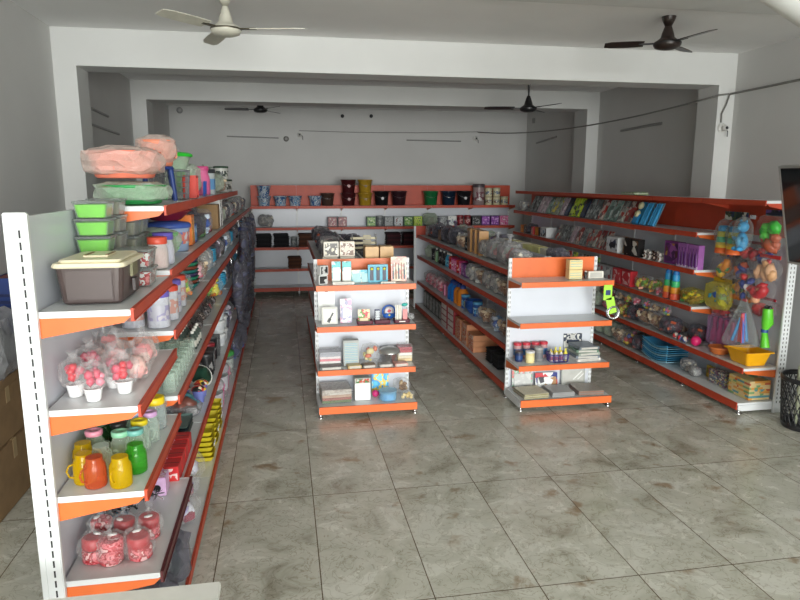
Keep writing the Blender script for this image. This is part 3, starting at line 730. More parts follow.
BG={'pinkish':[(222,120,140),(236,180,190),(190,60,90)],'mixed toy':[(220,190,40),(200,60,60),(60,130,70),(60,90,170),(220,120,160)],'dark':[(34,34,40),(60,60,70),(90,80,80)],'pale grey':[(190,192,186),(150,150,140),(210,205,190)],
    'green and brown':[(60,110,60),(120,90,60),(150,160,110)],'blue':[(40,90,180),(90,150,210),(200,215,230)],'yellow and green':[(220,210,60),(120,170,50),(200,120,60)],'red and black':[(150,30,36),(30,26,28),(190,90,60)],'tan':[(190,160,120),(140,100,70),(220,200,170)],'purple':[(120,80,160),(190,160,210),(230,220,235)]}
for i,(n,cs) in enumerate(BG.items()):
    kind('bag_'+n,mk_bagged(.24,.21,.2,[C(*c) for c in cs],i+20,[FILM,FILM,FILMK,FILMD,FILMG,FILM,FILM,FILMK,FILM,FILM][i],blobs=36,knot=False,cs=.3),.23,.21,'bag of %s goods'%n,'bag','filled bags on the shelving runs')
    kind('sbag_'+n,mk_bagged(.14,.12,.12,[C(*c) for c in cs],i+50,[FILM,FILM,FILMK,FILMD,FILMG,FILM,FILM,FILMK,FILM,FILM][i],blobs=20,knot=i%3==1,cs=.32),.15,.13,'small bag of %s goods'%n,'bag','small filled bags on the shelving runs')
kind('cloth_black',lambda: cloth_stack([(22,22,26),(34,34,38)]),.26,.25,'pile of folded black cloth','cloth pile','folded cloth piles')
kind('cloth_maroon',lambda: cloth_stack([(70,24,34),(44,16,24)]),.26,.25,'pile of folded maroon cloth','cloth pile','folded cloth piles')
kind('cloth_brown',lambda: cloth_stack([(90,54,36),(70,40,28)]),.26,.25,'pile of folded brown cloth','cloth pile','folded cloth piles')
def cloth_stack(cs):
    r=root_('cloth_pile'); rr=random.Random(3)
    for k in range(6):
        dx=rr.uniform(-.012,.012); MB().box(-.12+dx,.12+dx,-.11,.11,k*.034,k*.034+.033,0,.013).build('folded_cloth',C(*cs[k%2],rough=.9),r)
    return r
def fill(where,X,z,y0,y1,keys,rz,gap=.015,row='',jit=.08,seed=0,shuffle=False,sc0=1):
    """walk along a run from y0 to y1 putting goods side by side"""
    rr=random.Random(seed); y=y0; i=0; st=random.getstate(); random.seed(seed)
    while True:
        k=keys[i%len(keys)] if not shuffle else rr.choice(keys)
        i+=1
        if k is None: y+=.15; 
        else:
            sc=sc0
            if isinstance(k,tuple): k,sc=k
            w=K[k][1]*sc
            if y+w>y1: break
            P(k,X+rr.uniform(-.012,.012),y+w/2,z,rz,where,row,jit,sc=sc); y+=w+gap
        if y>=y1: break
    random.setstate(st)
# ------------------------------------------------------------------ left run beyond the nearest bay
for t,n in enumerate(('topmost deck','second shelf','third shelf','fourth shelf','fifth shelf','floor shelf')): W['g1_%d'%t]=('left run '+n,1,FR)
G=lambda d: -.62-d
# topmost deck z 2.072
TZ=2.072
def mk_wrapped_basin(r1,h,m,fm,name='wrapped_basin',seed=0,legs=False,knots=True):
    def f():
        r=root_(name)
        b=MB().lathe([(r1*.7,h*.0),(r1*.78,h*.05),(r1*.9,h*.7),(r1*.98,h*.82),(r1*.99,h*.92),(r1*.9,h*.92),(r1*.72,h*.1)],24)
        for a in (.4,2.6,4.4): b.at(r1*.86*math.cos(a),r1*.86*math.sin(a),h*.45,0,0,a).box(-.006,.012,-.05,.05,-.03,.03,0,.004)
        b.at(); b.build('basin',m,r)
        g=bag_mesh(r1*2.28,r1*2.28,h*1.2,seed,False,.07)
        g.build('plastic_wrap',fm,r); return r
    return f
kind('peach_basin',mk_wrapped_basin(.2,.16,C(232,128,104),FILMP,seed=3),.46,.46,'peach plastic basin wrapped in film','basin',None)
kind('peach_tub',mk_wrapped_basin(.12,.18,C(228,140,110),FILMP,seed=8),.26,.26,'small peach tub wrapped in film','basin',None)
kind('green_tub',mk_wrapped_basin(.19,.115,C(50,150,80),FILMG,seed=5,knots=False),.42,.42,'green plastic stool wrapped in film','stool',None)
P('green_tub',-.83,3.90,TZ,0,'g1_0'); P('peach_basin',-.87,3.92,TZ+.142,0,'g1_0')
def mk_stool(m):
    def f():
        r=root_('plastic_stool')
        MB().at(0,0,.2).taper(.2,.2,.18,.18,0,.02,0,.006).build('seat',m,r)
        for a in (-1,1):
            for b in (-1,1): MB().tube([(a*.075,b*.075,.2),(a*.095,b*.095,0)],[.018,.014],6).build('leg',m,r)
        return r
    return f
kind('blue_stool',mk_stool(C(36,62,130)),.22,.22,'dark blue plastic stool','stool',None)
P('blue_stool',-.80,4.52,TZ,.2,'g1_0'); P('peach_tub',-.80,4.53,TZ+.222,0,'g1_0')
def mk_redframe():
    r=root_('red_frame'); b=MB()
    for x0,x1,z0,z1 in ((-.07,-.05,0,.17),(.05,.07,0,.17),(-.05,.05,0,.02),(-.05,.05,.15,.17)): b.box(x0,x1,-.05,.05,z0,z1,0,.004)
    b.build('frame_body',C(214,60,44),r); MB().box(-.05,.05,.03,.045,.02,.15).build('back_plate',BLACK,r); return r
kind('red_frame',mk_redframe,.15,.12,'red plastic rack with dark opening','rack',None)
def mk_meshbin():
    r=mk_basket(.26,.26,.2,C(120,122,128),'mesh_basket')(); return r
kind('mesh_basket',mk_meshbin,.3,.3,'grey open mesh basket','basket',None)
P('mesh_basket',-.80,4.95,TZ,0,'g1_0')
def mk_lidbasin():
    r=root_('green_lid_basin')
    MB().lathe([(.12,0),(.15,.08),(.158,.085)],24).build('basin',film('pale_green_film',(.8,.95,.8),.45,(.6,.75,.6)),r)
    b=MB().at(0,0,.086).lathe([(.165,0),(.17,.008),(.165,.02),(.14,.03),(.12,.022),(.02,.03)],28); b.at(); b.build('lid',C(40,190,50),r); return r
kind('green_lid_basin',mk_lidbasin,.34,.34,'round basin with bright green lid','basin',None)
P('green_lid_basin',-.80,4.95,TZ+.212,0,'g1_0')
P('red_frame',-.70,5.28,TZ,PI/2,'g1_0'); 
kind('paleg_bag',mk_bagged(.3,.26,.3,[C(90,190,90),C(190,200,170),C(150,190,150)],31,FILMG,blobs=8,cs=.5),.3,.26,'tall clear bag with green things','bag',None)
P('paleg_bag',-.80,5.62,TZ,0,'g1_0')
def mk_sticks():
    r=root_('blue_comb_pack')
    for k in range(7): MB().at(-.05+k*.016,0,.0,0,.45,0).box(-.005,.005,-.01,.01,.0,.14,0,.002).build('blue_stick',C(40,90,180),r)
    MB().at(-.02,0,0).box(-.07,.13,-.014,.014,0,.018,0,.003).build('tray',CLEARP,r); return r
kind('blue_sticks',mk_sticks,.2,.05,'row of slanting blue sticks','comb pack',None)
P('blue_sticks',-.67,5.92,TZ,PI/2,'g1_0')
kind('pink_jug',mk_jar(.07,.26,C(226,110,160),C(214,84,140),'plastic_jug',neck=.8,handle=True),.2,.16,'tall pink plastic jug','jug','pink jugs on the left run')
P('pink_jug',-.72,6.2,TZ,2,'g1_0')
kind('lab_can',mk_can(.1,.24,C(196,204,206),C(52,56,60),'large_canister',band=C(110,160,210)),.22,.22,'large canister with blue label and grey lid','canister',None)
P('lab_can',-.74,6.55,TZ,0,'g1_0')
kind('darkgreen_bag',mk_bagged(.4,.34,.24,[C(40,80,50),C(60,90,60),C(110,90,60)],33,FILMG,blobs=8,cs=.6),.4,.34,'big bag of dark green goods','bag',None)
P('darkgreen_bag',-.74,7.1,TZ,0,'g1_0'); P('bag_tan',-.68,7.5,TZ,0,'g1_0'); P('bag_green and brown',-.7,7.8,TZ,1,'g1_0')
kind('tin',mk_can(.085,.15,C(206,206,200),C(40,70,50),'tall_tin',band=pattern('tin_print',[hx(220,220,214),hx(60,70,66),hx(200,200,190)],18,'noise')),.18,.18,'cream tin with dark green lid','tin','cream tins on the left run')
for i,(y,z) in enumerate(((8.1,0),(8.35,0),(8.1,.153),(8.6,0))): P('tin',-.72,y,TZ+z,0,'g1_0')
# second shelf 1.732
z=1.732
for k in range(3): P('food_grey',-.855,3.70,z+k*.0895,0,'g1_1','in stack')
for k in range(3): P('food_grey',-.855,3.90,z+k*.0895,0,'g1_1','in rear stack')
kind('green_wrap_dome',mk_wrapped_basin(.15,.17,C(120,180,120),FILMG,seed=15,knots=False),.34,.34,'pale green bowl in crumpled film','bowl',None)
P('green_wrap_dome',-.80,4.19,z,0,'g1_1')
kind('red_cap_jar',mk_jar(.055,.17,film('cloud_plastic',(.95,.9,.88),.5,(.8,.74,.72)),C(206,80,60),'storage_jar',neck=.85,lidh=.2,inner=C(200,150,140)),.12,.12,'plastic jar with orange red cap','jar','capped plastic jars on the left run')
kind('purple_cap_jar',mk_jar(.06,.18,film('cloud_plastic2',(.92,.92,.96),.5,(.74,.76,.82)),C(96,84,170),'storage_jar',neck=.85,lidh=.2,inner=C(190,190,214)),.13,.13,'plastic jar with violet cap','jar','capped plastic jars on the left run')
P('red_cap_jar',-.68,3.68,z,0,'g1_1'); P('purple_cap_jar',-.68,3.86,z,0,'g1_1')
def mk_tub(m,lid,lab,r0=.15,h=.2,name='round_tub'):
    def f():
        r=root_(name); MB().lathe([(r0*.86,0),(r0*.9,.006),(r0,h*.8)],22).build('tub_body',m,r)
        MB().lathe([(r0*1.03,h*.78),(r0*1.06,h*.8),(r0*1.06,h*.88),(r0*.98,h*.95),(r0*.3,h*1.02)],22).build('lid',lid,r)
        MB().at(0,0,0).lathe([(r0*.945,h*.25),(r0*.985,h*.65)],22,0,False,False).build('paper_label',lab,r); return r
    return f
kind('blue_tub',mk_tub(C(150,170,200),C(60,90,170),pattern('tub_label',[hx(120,150,200),hx(200,200,205),hx(206,120,110),hx(90,120,180)],14,'noise'),.145,.2),.31,.31,'pale blue round tub with blue lid','tub',None)
kind('maroon_basin',mk_bowl_stack(.165,.07,C(130,26,44),2,'maroon_basins'),.35,.35,'maroon basin resting on blue tub','basin',None)
P('blue_tub',-.78,4.62,z,0,'g1_1'); P('maroon_basin',-.78,4.62,z+.206,0,'g1_1')
kind('orange_box',mk_carton(.16,.1,.22,C(226,120,40),pr('orange')),.17,.11,'upright orange carton','box',None)
P('orange_box',-.72,5.05,z,FX,'g1_1'); P('carton_blue',-.72,5.24,z,FX,'g1_1')
fill('g1_1',-.73,z,5.4,6.6,['bag_dark','carton_green','bag_blue','carton_maroon'],FX,seed=3,sc0=1.25)
kind('brown_carton',mk_carton(.2,.2,.24,CARD,None,'cardboard_carton'),.21,.21,'plain brown cardboard carton','carton','plain brown cartons')
P('brown_carton',-.74,6.75,z,FX,'g1_1')
kind('bw_box',mk_carton(.13,.12,.15,C(206,206,202),pattern('bw_print',[hx(225,225,220),hx(60,60,60),hx(210,210,206)],20,'noise')),.14,.13,'white carton with black print','carton','white cartons with black print')
for y in (7.0,7.16): P('bw_box',-.70,y,z,FX,'g1_1','lower'); P('bw_box',-.70,y,z+.152,FX,'g1_1','upper')
fill('g1_1',-.72,z,7.3,11.8,['bag_green and brown','bag_tan','bag_dark','carton_black','bag_pale grey','bag_red and black'],FX,seed=4,sc0=1.2)
fill('g1_2',-.88,1.402,4.0,4.85,['sbag_pale grey','can_white','sbag_green and brown'],FX,seed=12,row='in rear row')
fill('g1_2',-.88,1.402,5.2,7.0,['sbag_tan','can_grey','sbag_dark','carton_blue','sbag_pinkish'],FX,seed=13,row='in rear row')
# third shelf 1.402
z=1.402
kind('tall_purple_can',mk_can(.06,.2,film('frost',(.95,.95,1),.6,(.72,.74,.8)),C(110,96,180),'canister',band=pattern('pur_lab',[hx(176,176,186),hx(150,146,176),hx(186,182,188)],16,'noise')),.13,.13,'frosted canister with violet lid','canister','frosted canisters on the left run')
kind('tall_red_can',mk_can(.06,.2,film('frost',(.95,.95,1),.6,(.72,.74,.8)),C(206,74,56),'canister',band=pattern('red_lab',[hx(180,176,176),hx(186,140,130),hx(190,186,184)],16,'noise')),.13,.13,'frosted canister with red lid','canister','frosted canisters on the left run')
P('tall_purple_can',-.70,3.70,z,0,'g1_2'); P('tall_red_can',-.68,3.90,z,0,'g1_2'); P('tall_red_can',-.84,3.72,z,0,'g1_2','at the back'); P('tall_purple_can',-.70,4.12,z,0,'g1_2'); P('tall_red_can',-.70,4.32,z,0,'g1_2')
kind('clear_box',mk_carton(.2,.16,.13,CLEARP,None,'clear_box'),.21,.17,'clear plastic box','box','clear plastic boxes on the left run')
P('bag_yellow and green',-.74,4.56,z,0,'g1_2')
def mk_striped():
    r=root_('striped_bowl_stack')
    cs=[C(26,104,100),C(120,60,44),C(30,120,90),C(60,50,90)]
    for k in range(8):
        b=MB().at(0,0,k*.026).lathe([(.09,0),(.12,.028),(.135,.05),(.128,.05),(.09,.008)],22); b.at(); b.build('bowl',cs[k%4],r)
    return r
kind('striped_stack',mk_striped,.28,.28,'tall stack of teal and brown bowls','bowl stack',None)
P('striped_stack',-.77,4.98,z,0,'g1_2'); P('bag_pinkish',-.72,5.30,z,0,'g1_2'); P('bag_tan',-.72,5.56,z,0,'g1_2')
fill('g1_2',-.72,z,5.75,11.8,['bag_pale grey','bowls_cyan','carton_grey','bag_dark','bag_purple','bag_dark','can_black','bag_blue'],FX,seed=5,sc0=1.25)
# fourth shelf 1.032
z=1.032
kind('tumbler',mk_jar(.036,.13,CG,None,'glass_tumbler',neck=1.0,n=12),.08,.08,'clear glass tumbler','glass','clear glass tumblers on the left run')
for i in range(9):
    for j in range(3): P('tumbler',-.66-.095*j,3.66+.1*i,z,0,'g1_3','in %s row'%['front','middle','rear'][j])
kind('capped_bottle',mk_bottle(.03,.13,C(70,84,78),C(232,230,222),C(200,200,190)),.07,.07,'small dark bottle with white cap','bottle','small capped bottles on the left run')
for i in range(4):
    for j in range(3): P('capped_bottle',-.66-.08*j,4.62+.085*i,z,0,'g1_3','in %s row'%['front','middle','rear'][j])
kind('dark_pack',mk_pack(.13,.1,pattern('dark_print',[hx(30,28,30),hx(60,54,54),hx(110,100,96),hx(24,24,26)],34,'noise'),t=.05,lean=-.6),.14,.14,'dark blister packet lying back','packet','dark packets on the left run')
kind('red_pack',mk_pack(.13,.1,pattern('darkred_print',[hx(120,30,34),hx(60,24,26),hx(160,150,140),hx(40,24,26)],34,'noise'),t=.05,lean=-.6),.14,.14,'dark red blister packet lying back','packet','dark packets on the left run')
fill('g1_3',-.70,z,5.0,6.5,['red_pack','dark_pack','dark_pack'],FX,seed=2,row='in front row'); fill('g1_3',-.86,z,5.0,6.5,['dark_pack','red_pack'],FX,seed=2,row='in rear row')
fill('g1_3',-.73,z,6.6,11.8,['bag_yellow and green','bowls_cyan','bag_blue','bag_dark','carton_blue','bag_dark'],FX,seed=6,sc0=1.4)
# fifth shelf .532
z=.532
def mk_mugbox():
    r=root_('mug_box'); MB().box(-.045,.045,-.055,.055,0,.1,0,.003).build('box_body',C(214,176,214),r)
    b=MB().at(0,-.056,.045,PI/2,0,0).cyl(.02,0,.002,20); b.at(); b.build('printed_dot',C(20,18,22),r)
    MB().box(-.04,.04,-.04,.04,.1,.1012).build('printed_top',pattern('lilac_print',[hx(220,190,216),hx(190,90,120),hx(235,225,232)],40,'noise'),r); return r
kind('mug_box',mk_mugbox,.1,.12,'lilac mug box with round black window','box','lilac mug boxes on the left run')
for i in range(5): P('mug_box',-.705 if i==0 else -.745,3.42 if i==0 else 3.53+(i-1)*.125,.55 if i==0 else z,0,'g1_4')
kind('red_carton',mk_carton(.09,.12,.1,C(200,44,44),pattern('red_white_lab',[hx(205,50,50),hx(225,200,196),hx(190,34,40)],26,'noise')),.1,.13,'small bright red carton','box','small red cartons on the left run')
for i in range(4): P('red_carton',-.64-.0,3.6+i*.135,z,0,'g1_4','in front row'); P('red_carton',-.845,3.66+i*.135,z,0,'g1_4','in rear row')
kind('flat_grey',mk_tray_stack(.2,.26,4,[C(96,120,116),C(150,150,140),C(60,80,90)],.02),.21,.27,'stack of grey green trays','tray stack',None)
P('flat_grey',-.76,4.34,z,0,'g1_4'); kind('plates_pack',mk_bagged(.28,.26,.1,[C(120,70,60),C(70,130,140),C(190,190,190)],41,FILMD,blobs=8,knot=False),.28,.26,'flat bag of teal and brown goods','bag',None)
P('plates_pack',-.76,4.68,z,0,'g1_4')
def mk_kidcup():
    r=root_('spotted_cup'); MB().lathe([(.035,0),(.05,.1)],16).build('cup_body',C(120,130,200),r)
    b=MB().at(0,0,.1).ico(.06,.06,.035,2,0,.15,4,2,flat=0); b.at(); b.build('spotted_top',pattern('cup_spots',[hx(230,200,60),hx(200,60,50),hx(30,30,30),hx(235,225,200)],40),r); return r
kind('kid_cup',mk_kidcup,.13,.13,'violet cup with spotted topper','cup','violet cups with spotted toppers')
for x,y in ((-.67,4.93),(-.80,4.97),(-.68,5.08)): P('kid_cup',x,y,z,0,'g1_4')
def mk_hat():
    r=root_('cone_hat'); b=MB().at(0,0,.06,.9,0,.6).lathe([(.1,0),(.07,.05),(.02,.12)],18); b.at(); b.build('hat_cone',C(20,60,44),r)
    b=MB().at(0,0,.06,.9,0,.6).lathe([(.1,-.012),(.106,0),(.1,.012)],18); b.at(); b.build('brim',C(228,228,222),r); return r
kind('cone_hat',mk_hat,.22,.2,'dark green bowl with white rim lying tilted','bowl',None)
P('cone_hat',-.72,5.35,z+.022,0,'g1_4')
fill('g1_4',-.72,z,5.6,6.6,['can_black','carton_black','can_maroon'],FX,seed=2,sc0=1.3)
kind('white_tub',mk_tub(C(214,218,220),C(226,228,228),C(200,204,208),.1,.13,'white_tub'),.21,.21,'round white plastic tub','tub','round white tubs on the left run')
for y,zz in ((6.72,0),(6.72,.138),(6.96,0),(6.96,.138),(6.72,.276)): P('white_tub',-.70,y,z+zz,0,'g1_4',['lower','middle','upper'][int(round(zz/.138))])
fill('g1_4',-.72,z,7.1,11.8,['bag_dark','bag_blue','bag_purple','bag_dark','bag_red and black'],FX,seed=7,sc0=1.35)
# floor shelf .112
z=.112
kind('lilac_bag',mk_bagged(.2,.2,.16,[C(180,170,214),C(220,220,232),C(150,60,80)],43,FILM,blobs=8),.21,.21,'clear bag of lilac and white cloths','bag','lilac cloth bags on the left run')
P('lilac_bag',-.66,3.9,z,0,'g1_5',sc=1.3); P('lilac_bag',-.66,4.2,z,1,'g1_5',sc=1.3); P('lilac_bag',-.66,4.5,z,2,'g1_5',sc=1.3)
def mk_yrack():
    r=root_('yellow_tray_stack')
    for k in range(6): MB().at(0,0,k*.04).taper(.16,.24,.19,.27,0,.036,0,.004,True,.003).build('tray',C(214,196,44),r)
    MB().box(-.05,.05,-.14,-.137,.11,.135).build('white_label',C(236,236,232),r); return r
kind('yellow_rack',mk_yrack,.2,.28,'stack of yellow plastic trays','tray stack','yellow tray stacks on the left run')
for y in (4.85,5.15,5.45): P('yellow_rack',-.70,y,z,FX,'g1_5')
kind('clear_tub',mk_tub(CLEARP,C(70,150,80),C(190,200,196),.11,.24,'clear_tub'),.24,.24,'tall clear tub with green lid','tub','tall clear tubs on the left run')
kind('pink_tub',mk_tub(C(222,90,150),C(230,130,180),C(225,150,190),.09,.2,'pink_tub'),.2,.2,'bright pink lidded tub','tub','pink lidded tubs on the left run')
kind('clear_tub2',mk_tub(CLEARP,film('clearlid',(.9,.9,.9),.3,(.8,.8,.84)),C(200,196,204),.12,.3,'clear_tub'),.26,.26,'tall clear plastic bin','bin','tall clear bins on the left run')
fill('g1_5',-.70,z,5.65,7.4,['clear_tub2','pink_tub','clear_tub2','pink_tub','bag_pinkish','clear_tub'],0,seed=3,sc0=1.1)
kind('bulky_smoke',mk_bagged(.42,.36,.38,[C(40,70,150),C(30,30,44),C(90,110,170),C(24,24,30)],44,FILMK,blobs=7,cs=.6,knot=False),.42,.42,'bulky dark film bag with blue goods','bag','bulky dark bags along the left run')
fill('g1_5',-.70,z,7.5,11.7,['bulky_smoke'],0,seed=9,gap=.02,jit=1.5)
# things hung or bulging from the far rails
def mk_curtain(seed):
    def f():
        r=root_('hanging_film_bundle'); rr=random.Random(seed)
        MB().tube([(0,.05,0),(0,-.015,-.0),(0,-.015,-.05)],.004,5).build('hook',CHROME,r)
        b=MB()
        for k in range(5): b.at(rr.uniform(-.07,.07),-.07,-.1-.1*k,rr.uniform(0,3),0,0).ico(.06,.035,.07,1,k%3,.3,3,seed+k)
        b.at(); b.build('contents',[C(40,50,100),C(60,60,70),C(140,150,190)],r)
        g=MB().at(0,-.075,-.3).ico(.14,.062,.3,3,0,.25,3,seed); g.at(); g.build('plastic_bag',FILMK,r); return r
    return f
for i in range(3): kind('film_bundle%d'%i,mk_curtain(i+2),.3,.13,'smoky film bundle with blue goods hanging from rail','bundle','film bundles hanging off the left run')
W['g1_h']=('far end of left run',1,FR)
for i,(y,zz) in enumerate(((7.3,1.36),(7.75,.99),(8.2,1.36),(8.7,.99),(8.7,1.69),(9.2,1.36),(9.8,.99),(9.8,1.69),(10.4,1.36),(11.0,.99),(11.0,1.69))): P('film_bundle%d'%(i%3),-.598,y,zz,FX,'g1_h',jit=.2,sc=.74 if zz<1 else 1)
# beyond the run on the left: cartons, crate, wrapped bag by the wall
W['lw']=('by left wall behind the run',1,FR)
def mk_bigcarton(w,d,h,open_=False,dark=False):
    def f():
        r=root_('cardboard_carton')
        MB().box(-w/2,w/2,-d/2,d/2,0,h,0,.004).build('carton_body',CARD,r)
        MB().box(-w/2-.001,w/2+.001,-.03,.03,h-.001,h+.0012).box(-w/2-.0012,-w/2+.001,-.03,.03,h*.7,h).box(w/2-.001,w/2+.0012,-.03,.03,h*.7,h).build('packing_tape',C(176,150,110),r)
        if open_:
            b=MB().at(w/2,0,h,0,.35,0).box(-.002,.002,-d/2,d/2,0,w*.4); b.at(-w/2,0,h,0,-.5,0).box(-.002,.002,-d/2,d/2,0,w*.4); b.at(); b.build('flap',CARD,r)
        return r
    return f
kind('bigcarton',mk_bigcarton(.24,.7,.45),.3,.7,'large brown carton on the floor','carton',None)
kind('bigcarton2',mk_bigcarton(.22,.66,.37,True),.3,.75,'brown carton with open flaps on lower carton','carton',None)
kind('bigcarton3',mk_bigcarton(.22,.6,.6),.3,.6,'brown carton further along the wall','carton',None)
P('bigcarton',-2.0,4.62,0,0,'lw'); P('bigcarton2',-2.0,4.62,.455,0,'lw'); P('bigcarton3',-2.0,6.1,0,0,'lw')
kind('greywrap',mk_bagged(.3,.6,.56,[C(150,152,150),C(120,122,120),C(190,190,186)],61,FILMD,blobs=8,cs=.7,knot=False),.26,.5,'grey goods in cloudy plastic on carton','bag',None)
P('greywrap',-1.96,4.6,.835,0,'lw')
def mk_crate():
    r=root_('blue_crate'); BL=C(30,52,110)
    b=MB().taper(.32,.5,.35,.54,0,.44,0,.01,True,.008); b.build('crate_body',BL,r)
    g=MB()
    for k in range(6):
        for s in (-1,1): g.box(-.14,.14,s*.258-.012,s*.258+.012,.05+.05*k,.07+.05*k)
    for k in range(7): g.box(.158,.18,-.2,.2,.05+.05*k,.07+.05*k)
    g.build('ribs',C(20,34,80),r); MB().box(-.165,.165,-.255,.255,.41,.435).build('load',C(140,50,40),r); return r
kind('blue_crate',mk_crate,.4,.54,'dark blue ribbed crate','crate',None)
kind('stand_carton',mk_bigcarton(.3,.58,1.05),.42,.62,'tall brown carton under the blue crate','carton',None)
P('stand_carton',-1.96,5.4,0,0,'lw'); P('blue_crate',-1.955,5.4,1.055,0,'lw')
# white table corner close to the camera
def mk_table():
    t=empty('white_table',(-.69,1.82,0)); tag(t,'white table, one corner showing below the left run','table')
    MB().box(-.42,.42,-.42,.42,.72,.75,0,.004).build('tabletop',plain('white_laminate',hx(226,226,220),.35,var=.03),t)
    for a in (-1,1):
        for b in (-1,1): MB().box(a*.37-.02,a*.37+.02,b*.37-.02,b*.37+.02,0,.72,0,.003).build('leg',WHITE,t)
mk_table()
# ------------------------------------------------------------------ right run (faces -X): shelves A..E
for t,n in enumerate(('top shelf','second shelf','third shelf','fourth shelf','floor shelf')): W['g3_%d'%t]=('right run '+n,1,FR)
W['g3_p']=('right run nearest bay',1,FR)
RX=-PI/2
CARDP={'cyan stick':[(70,170,214),(40,110,170),(90,190,225)],'grey and red':[(150,150,144),(170,60,50),(190,190,180),(100,100,100)],'mint and grey':[(130,160,150),(170,180,176),(90,110,104)],'lime ball':[(200,220,60),(170,200,40),(60,80,50)],
 'navy':[(28,36,60),(44,60,96),(20,24,40)],'yellow and grey':[(214,200,80),(170,176,160),(120,130,120)],'pale lilac':[(190,170,180),(160,140,150),(206,196,200)],'dark silver':[(110,116,116),(160,166,166),(70,74,76)],'red lined':[(170,60,50),(206,190,180),(140,40,40),(110,100,96)]}
for n,cs in CARDP.items():
    kind('pk_'+n,mk_pack(.16,.3,multi(n,cs,13),lean=-.4,fm=multi(n+' f',cs[::-1],20)),.17,.09,'%s blister packet'%n,'packet','leaning blister packets on the right run')
def mk_stickpack():
    r=root_('balloon_pump_pack'); T=Matrix.Rotation(-.4,4,'X')
    b=MB(); b.T=T; b.box(-.07,.07,-.002,.002,0,.3).build('backing_card',C(120,170,190),r)
    for k in (-1,0,1):
        g=MB(); g.T=T@Matrix.Translation((k*.045,-.02,0)); g.lathe([(.018,.0),(.018,.2),(.01,.24),(.012,.28)],10).build('blue_tube',C(50,150,205),r)
    return r
kind('stick_pack',mk_stickpack,.16,.09,'pack of bright blue tubes','packet','leaning blister packets on the right run')
def mk_creamball():
    r=root_('cream_ball_pack'); T=Matrix.Rotation(-.4,4,'X')
    b=MB(); b.T=T; b.box(-.075,.075,-.002,.002,0,.3).build('backing_card',C(60,150,200),r)
    for k in range(2):
        g=MB(); g.T=T@Matrix.Translation((0,-.03,.24-k*.11)); g.ico(.052,.03,.05,2).build('cream_ball',C(206,200,160),r)
    g=MB(); g.T=T@Matrix.Translation((0,-.02,.07)); g.box(-.06,.06,-.014,.014,-.06,.06,0,.004).build('blue_block',C(40,140,200),r)
    return r
kind('cream_pack',mk_creamball,.16,.09,'blue card with two cream discs','packet','leaning blister packets on the right run')
z=1.672
seq=['cream_pack','stick_pack','stick_pack','stick_pack']
y=7.15
for k in ('stick_pack','stick_pack','cream_pack'): P(k,4.36,y,z,RX,'g3_0'); y+=.19
y=7.75
for k in ['pk_red lined','pk_grey and red','pk_mint and grey','pk_mint and grey','pk_red lined','pk_dark silver','pk_dark silver','pk_navy','pk_lime ball','pk_lime ball','pk_navy','pk_pale lilac','pk_yellow and grey','pk_yellow and grey','pk_mint and grey','pk_pale lilac','pk_pale lilac','pk_dark silver','pk_dark silver']:
    P(k,4.37,y,z,RX,'g3_0'); y+=.185
P('bag_pale grey',4.42,11.55,z,RX,'g3_0')
z=1.272
kind('purple_box',mk_carton(.3,.07,.26,C(120,50,125),multi('purple game',[(110,44,116),(160,90,165),(90,56,50),(180,140,60),(76,36,90)],16),name='game_box'),.31,.08,'tall purple printed game box','box','purple game boxes')
def mk_purpleset():
    r=root_('purple_bottle_box'); MB().box(-.09,.09,-.035,.035,0,.26,0,.003).build('box_body',C(156,96,166),r)
    for k in (-1,0,1): MB().at(k*.055,-.03,.02).lathe([(.02,0),(.02,.13),(.008,.16),(.01,.2)],10).build('bottle',C(92,34,112),r)
    MB().box(-.088,.088,-.042,-.034,.0,.03).build('white_caption',C(226,206,232),r); return r
kind('purple_set',mk_purpleset,.19,.08,'lilac box with violet bottles','box','lilac bottle boxes')
P('purple_set',4.35,6.26,z,RX,'g3_1'); P('purple_set',4.35,6.455,z,RX,'g3_1'); P('purple_box',4.40,6.71,z,RX,'g3_1')
kind('figure_white',mk_doll(C(226,220,214),C(120,80,60),.11,'toy_animal'),.06,.07,'small white and brown toy animal','toy','small white toy animals on the right run')
kind('figure_dark',mk_doll(C(70,44,36),C(220,200,180),.11,'toy_animal'),.06,.07,'small dark brown toy animal','toy','small brown toy animals on the right run')
for i in range(8): P(['figure_white','figure_white','figure_dark'][i%3],4.34+(i%2)*.08,6.91+.055*i,z,RX,'g3_1',jit=.5)
kind('black_toybox',mk_carton(.16,.09,.22,C(26,22,22),multi('blackcard',[(30,26,26),(26,22,22),(220,215,205),(120,80,50)],13)),.17,.1,'black and white toy box','box','black toy boxes on the right run')
P('black_toybox',4.36,7.43,z,RX,'g3_1'); P('black_toybox',4.36,7.61,z,RX,'g3_1'); P('card_brown',4.38,7.77,z,RX,'g3_1')
kind('white_box',mk_carton(.26,.2,.17,C(222,224,224),multi('whitebox',[(40,50,80),(210,214,216),(120,150,170),(200,204,210),(30,30,40)],15)),.27,.21,'white box with rows of blue prints','box','white printed boxes on the right run')
P('white_box',4.42,8.0,z,RX,'g3_1',sc=1.2)
y=8.3
for k in ['pk_red lined','pk_red lined','pk_grey and red','pk_grey and red','pk_dark silver','pk_red lined','pk_pale lilac','pk_dark silver','pk_dark silver','pk_grey and red']: P(k,4.37,y,z,RX,'g3_1',sc=.9); y+=.18
P('white_box',4.40,10.35,z,RX,'g3_1')
fill('g3_1',4.40,z,10.55,11.7,['carton_black','carton_orange','carton_red','bag_dark'],RX,seed=2)
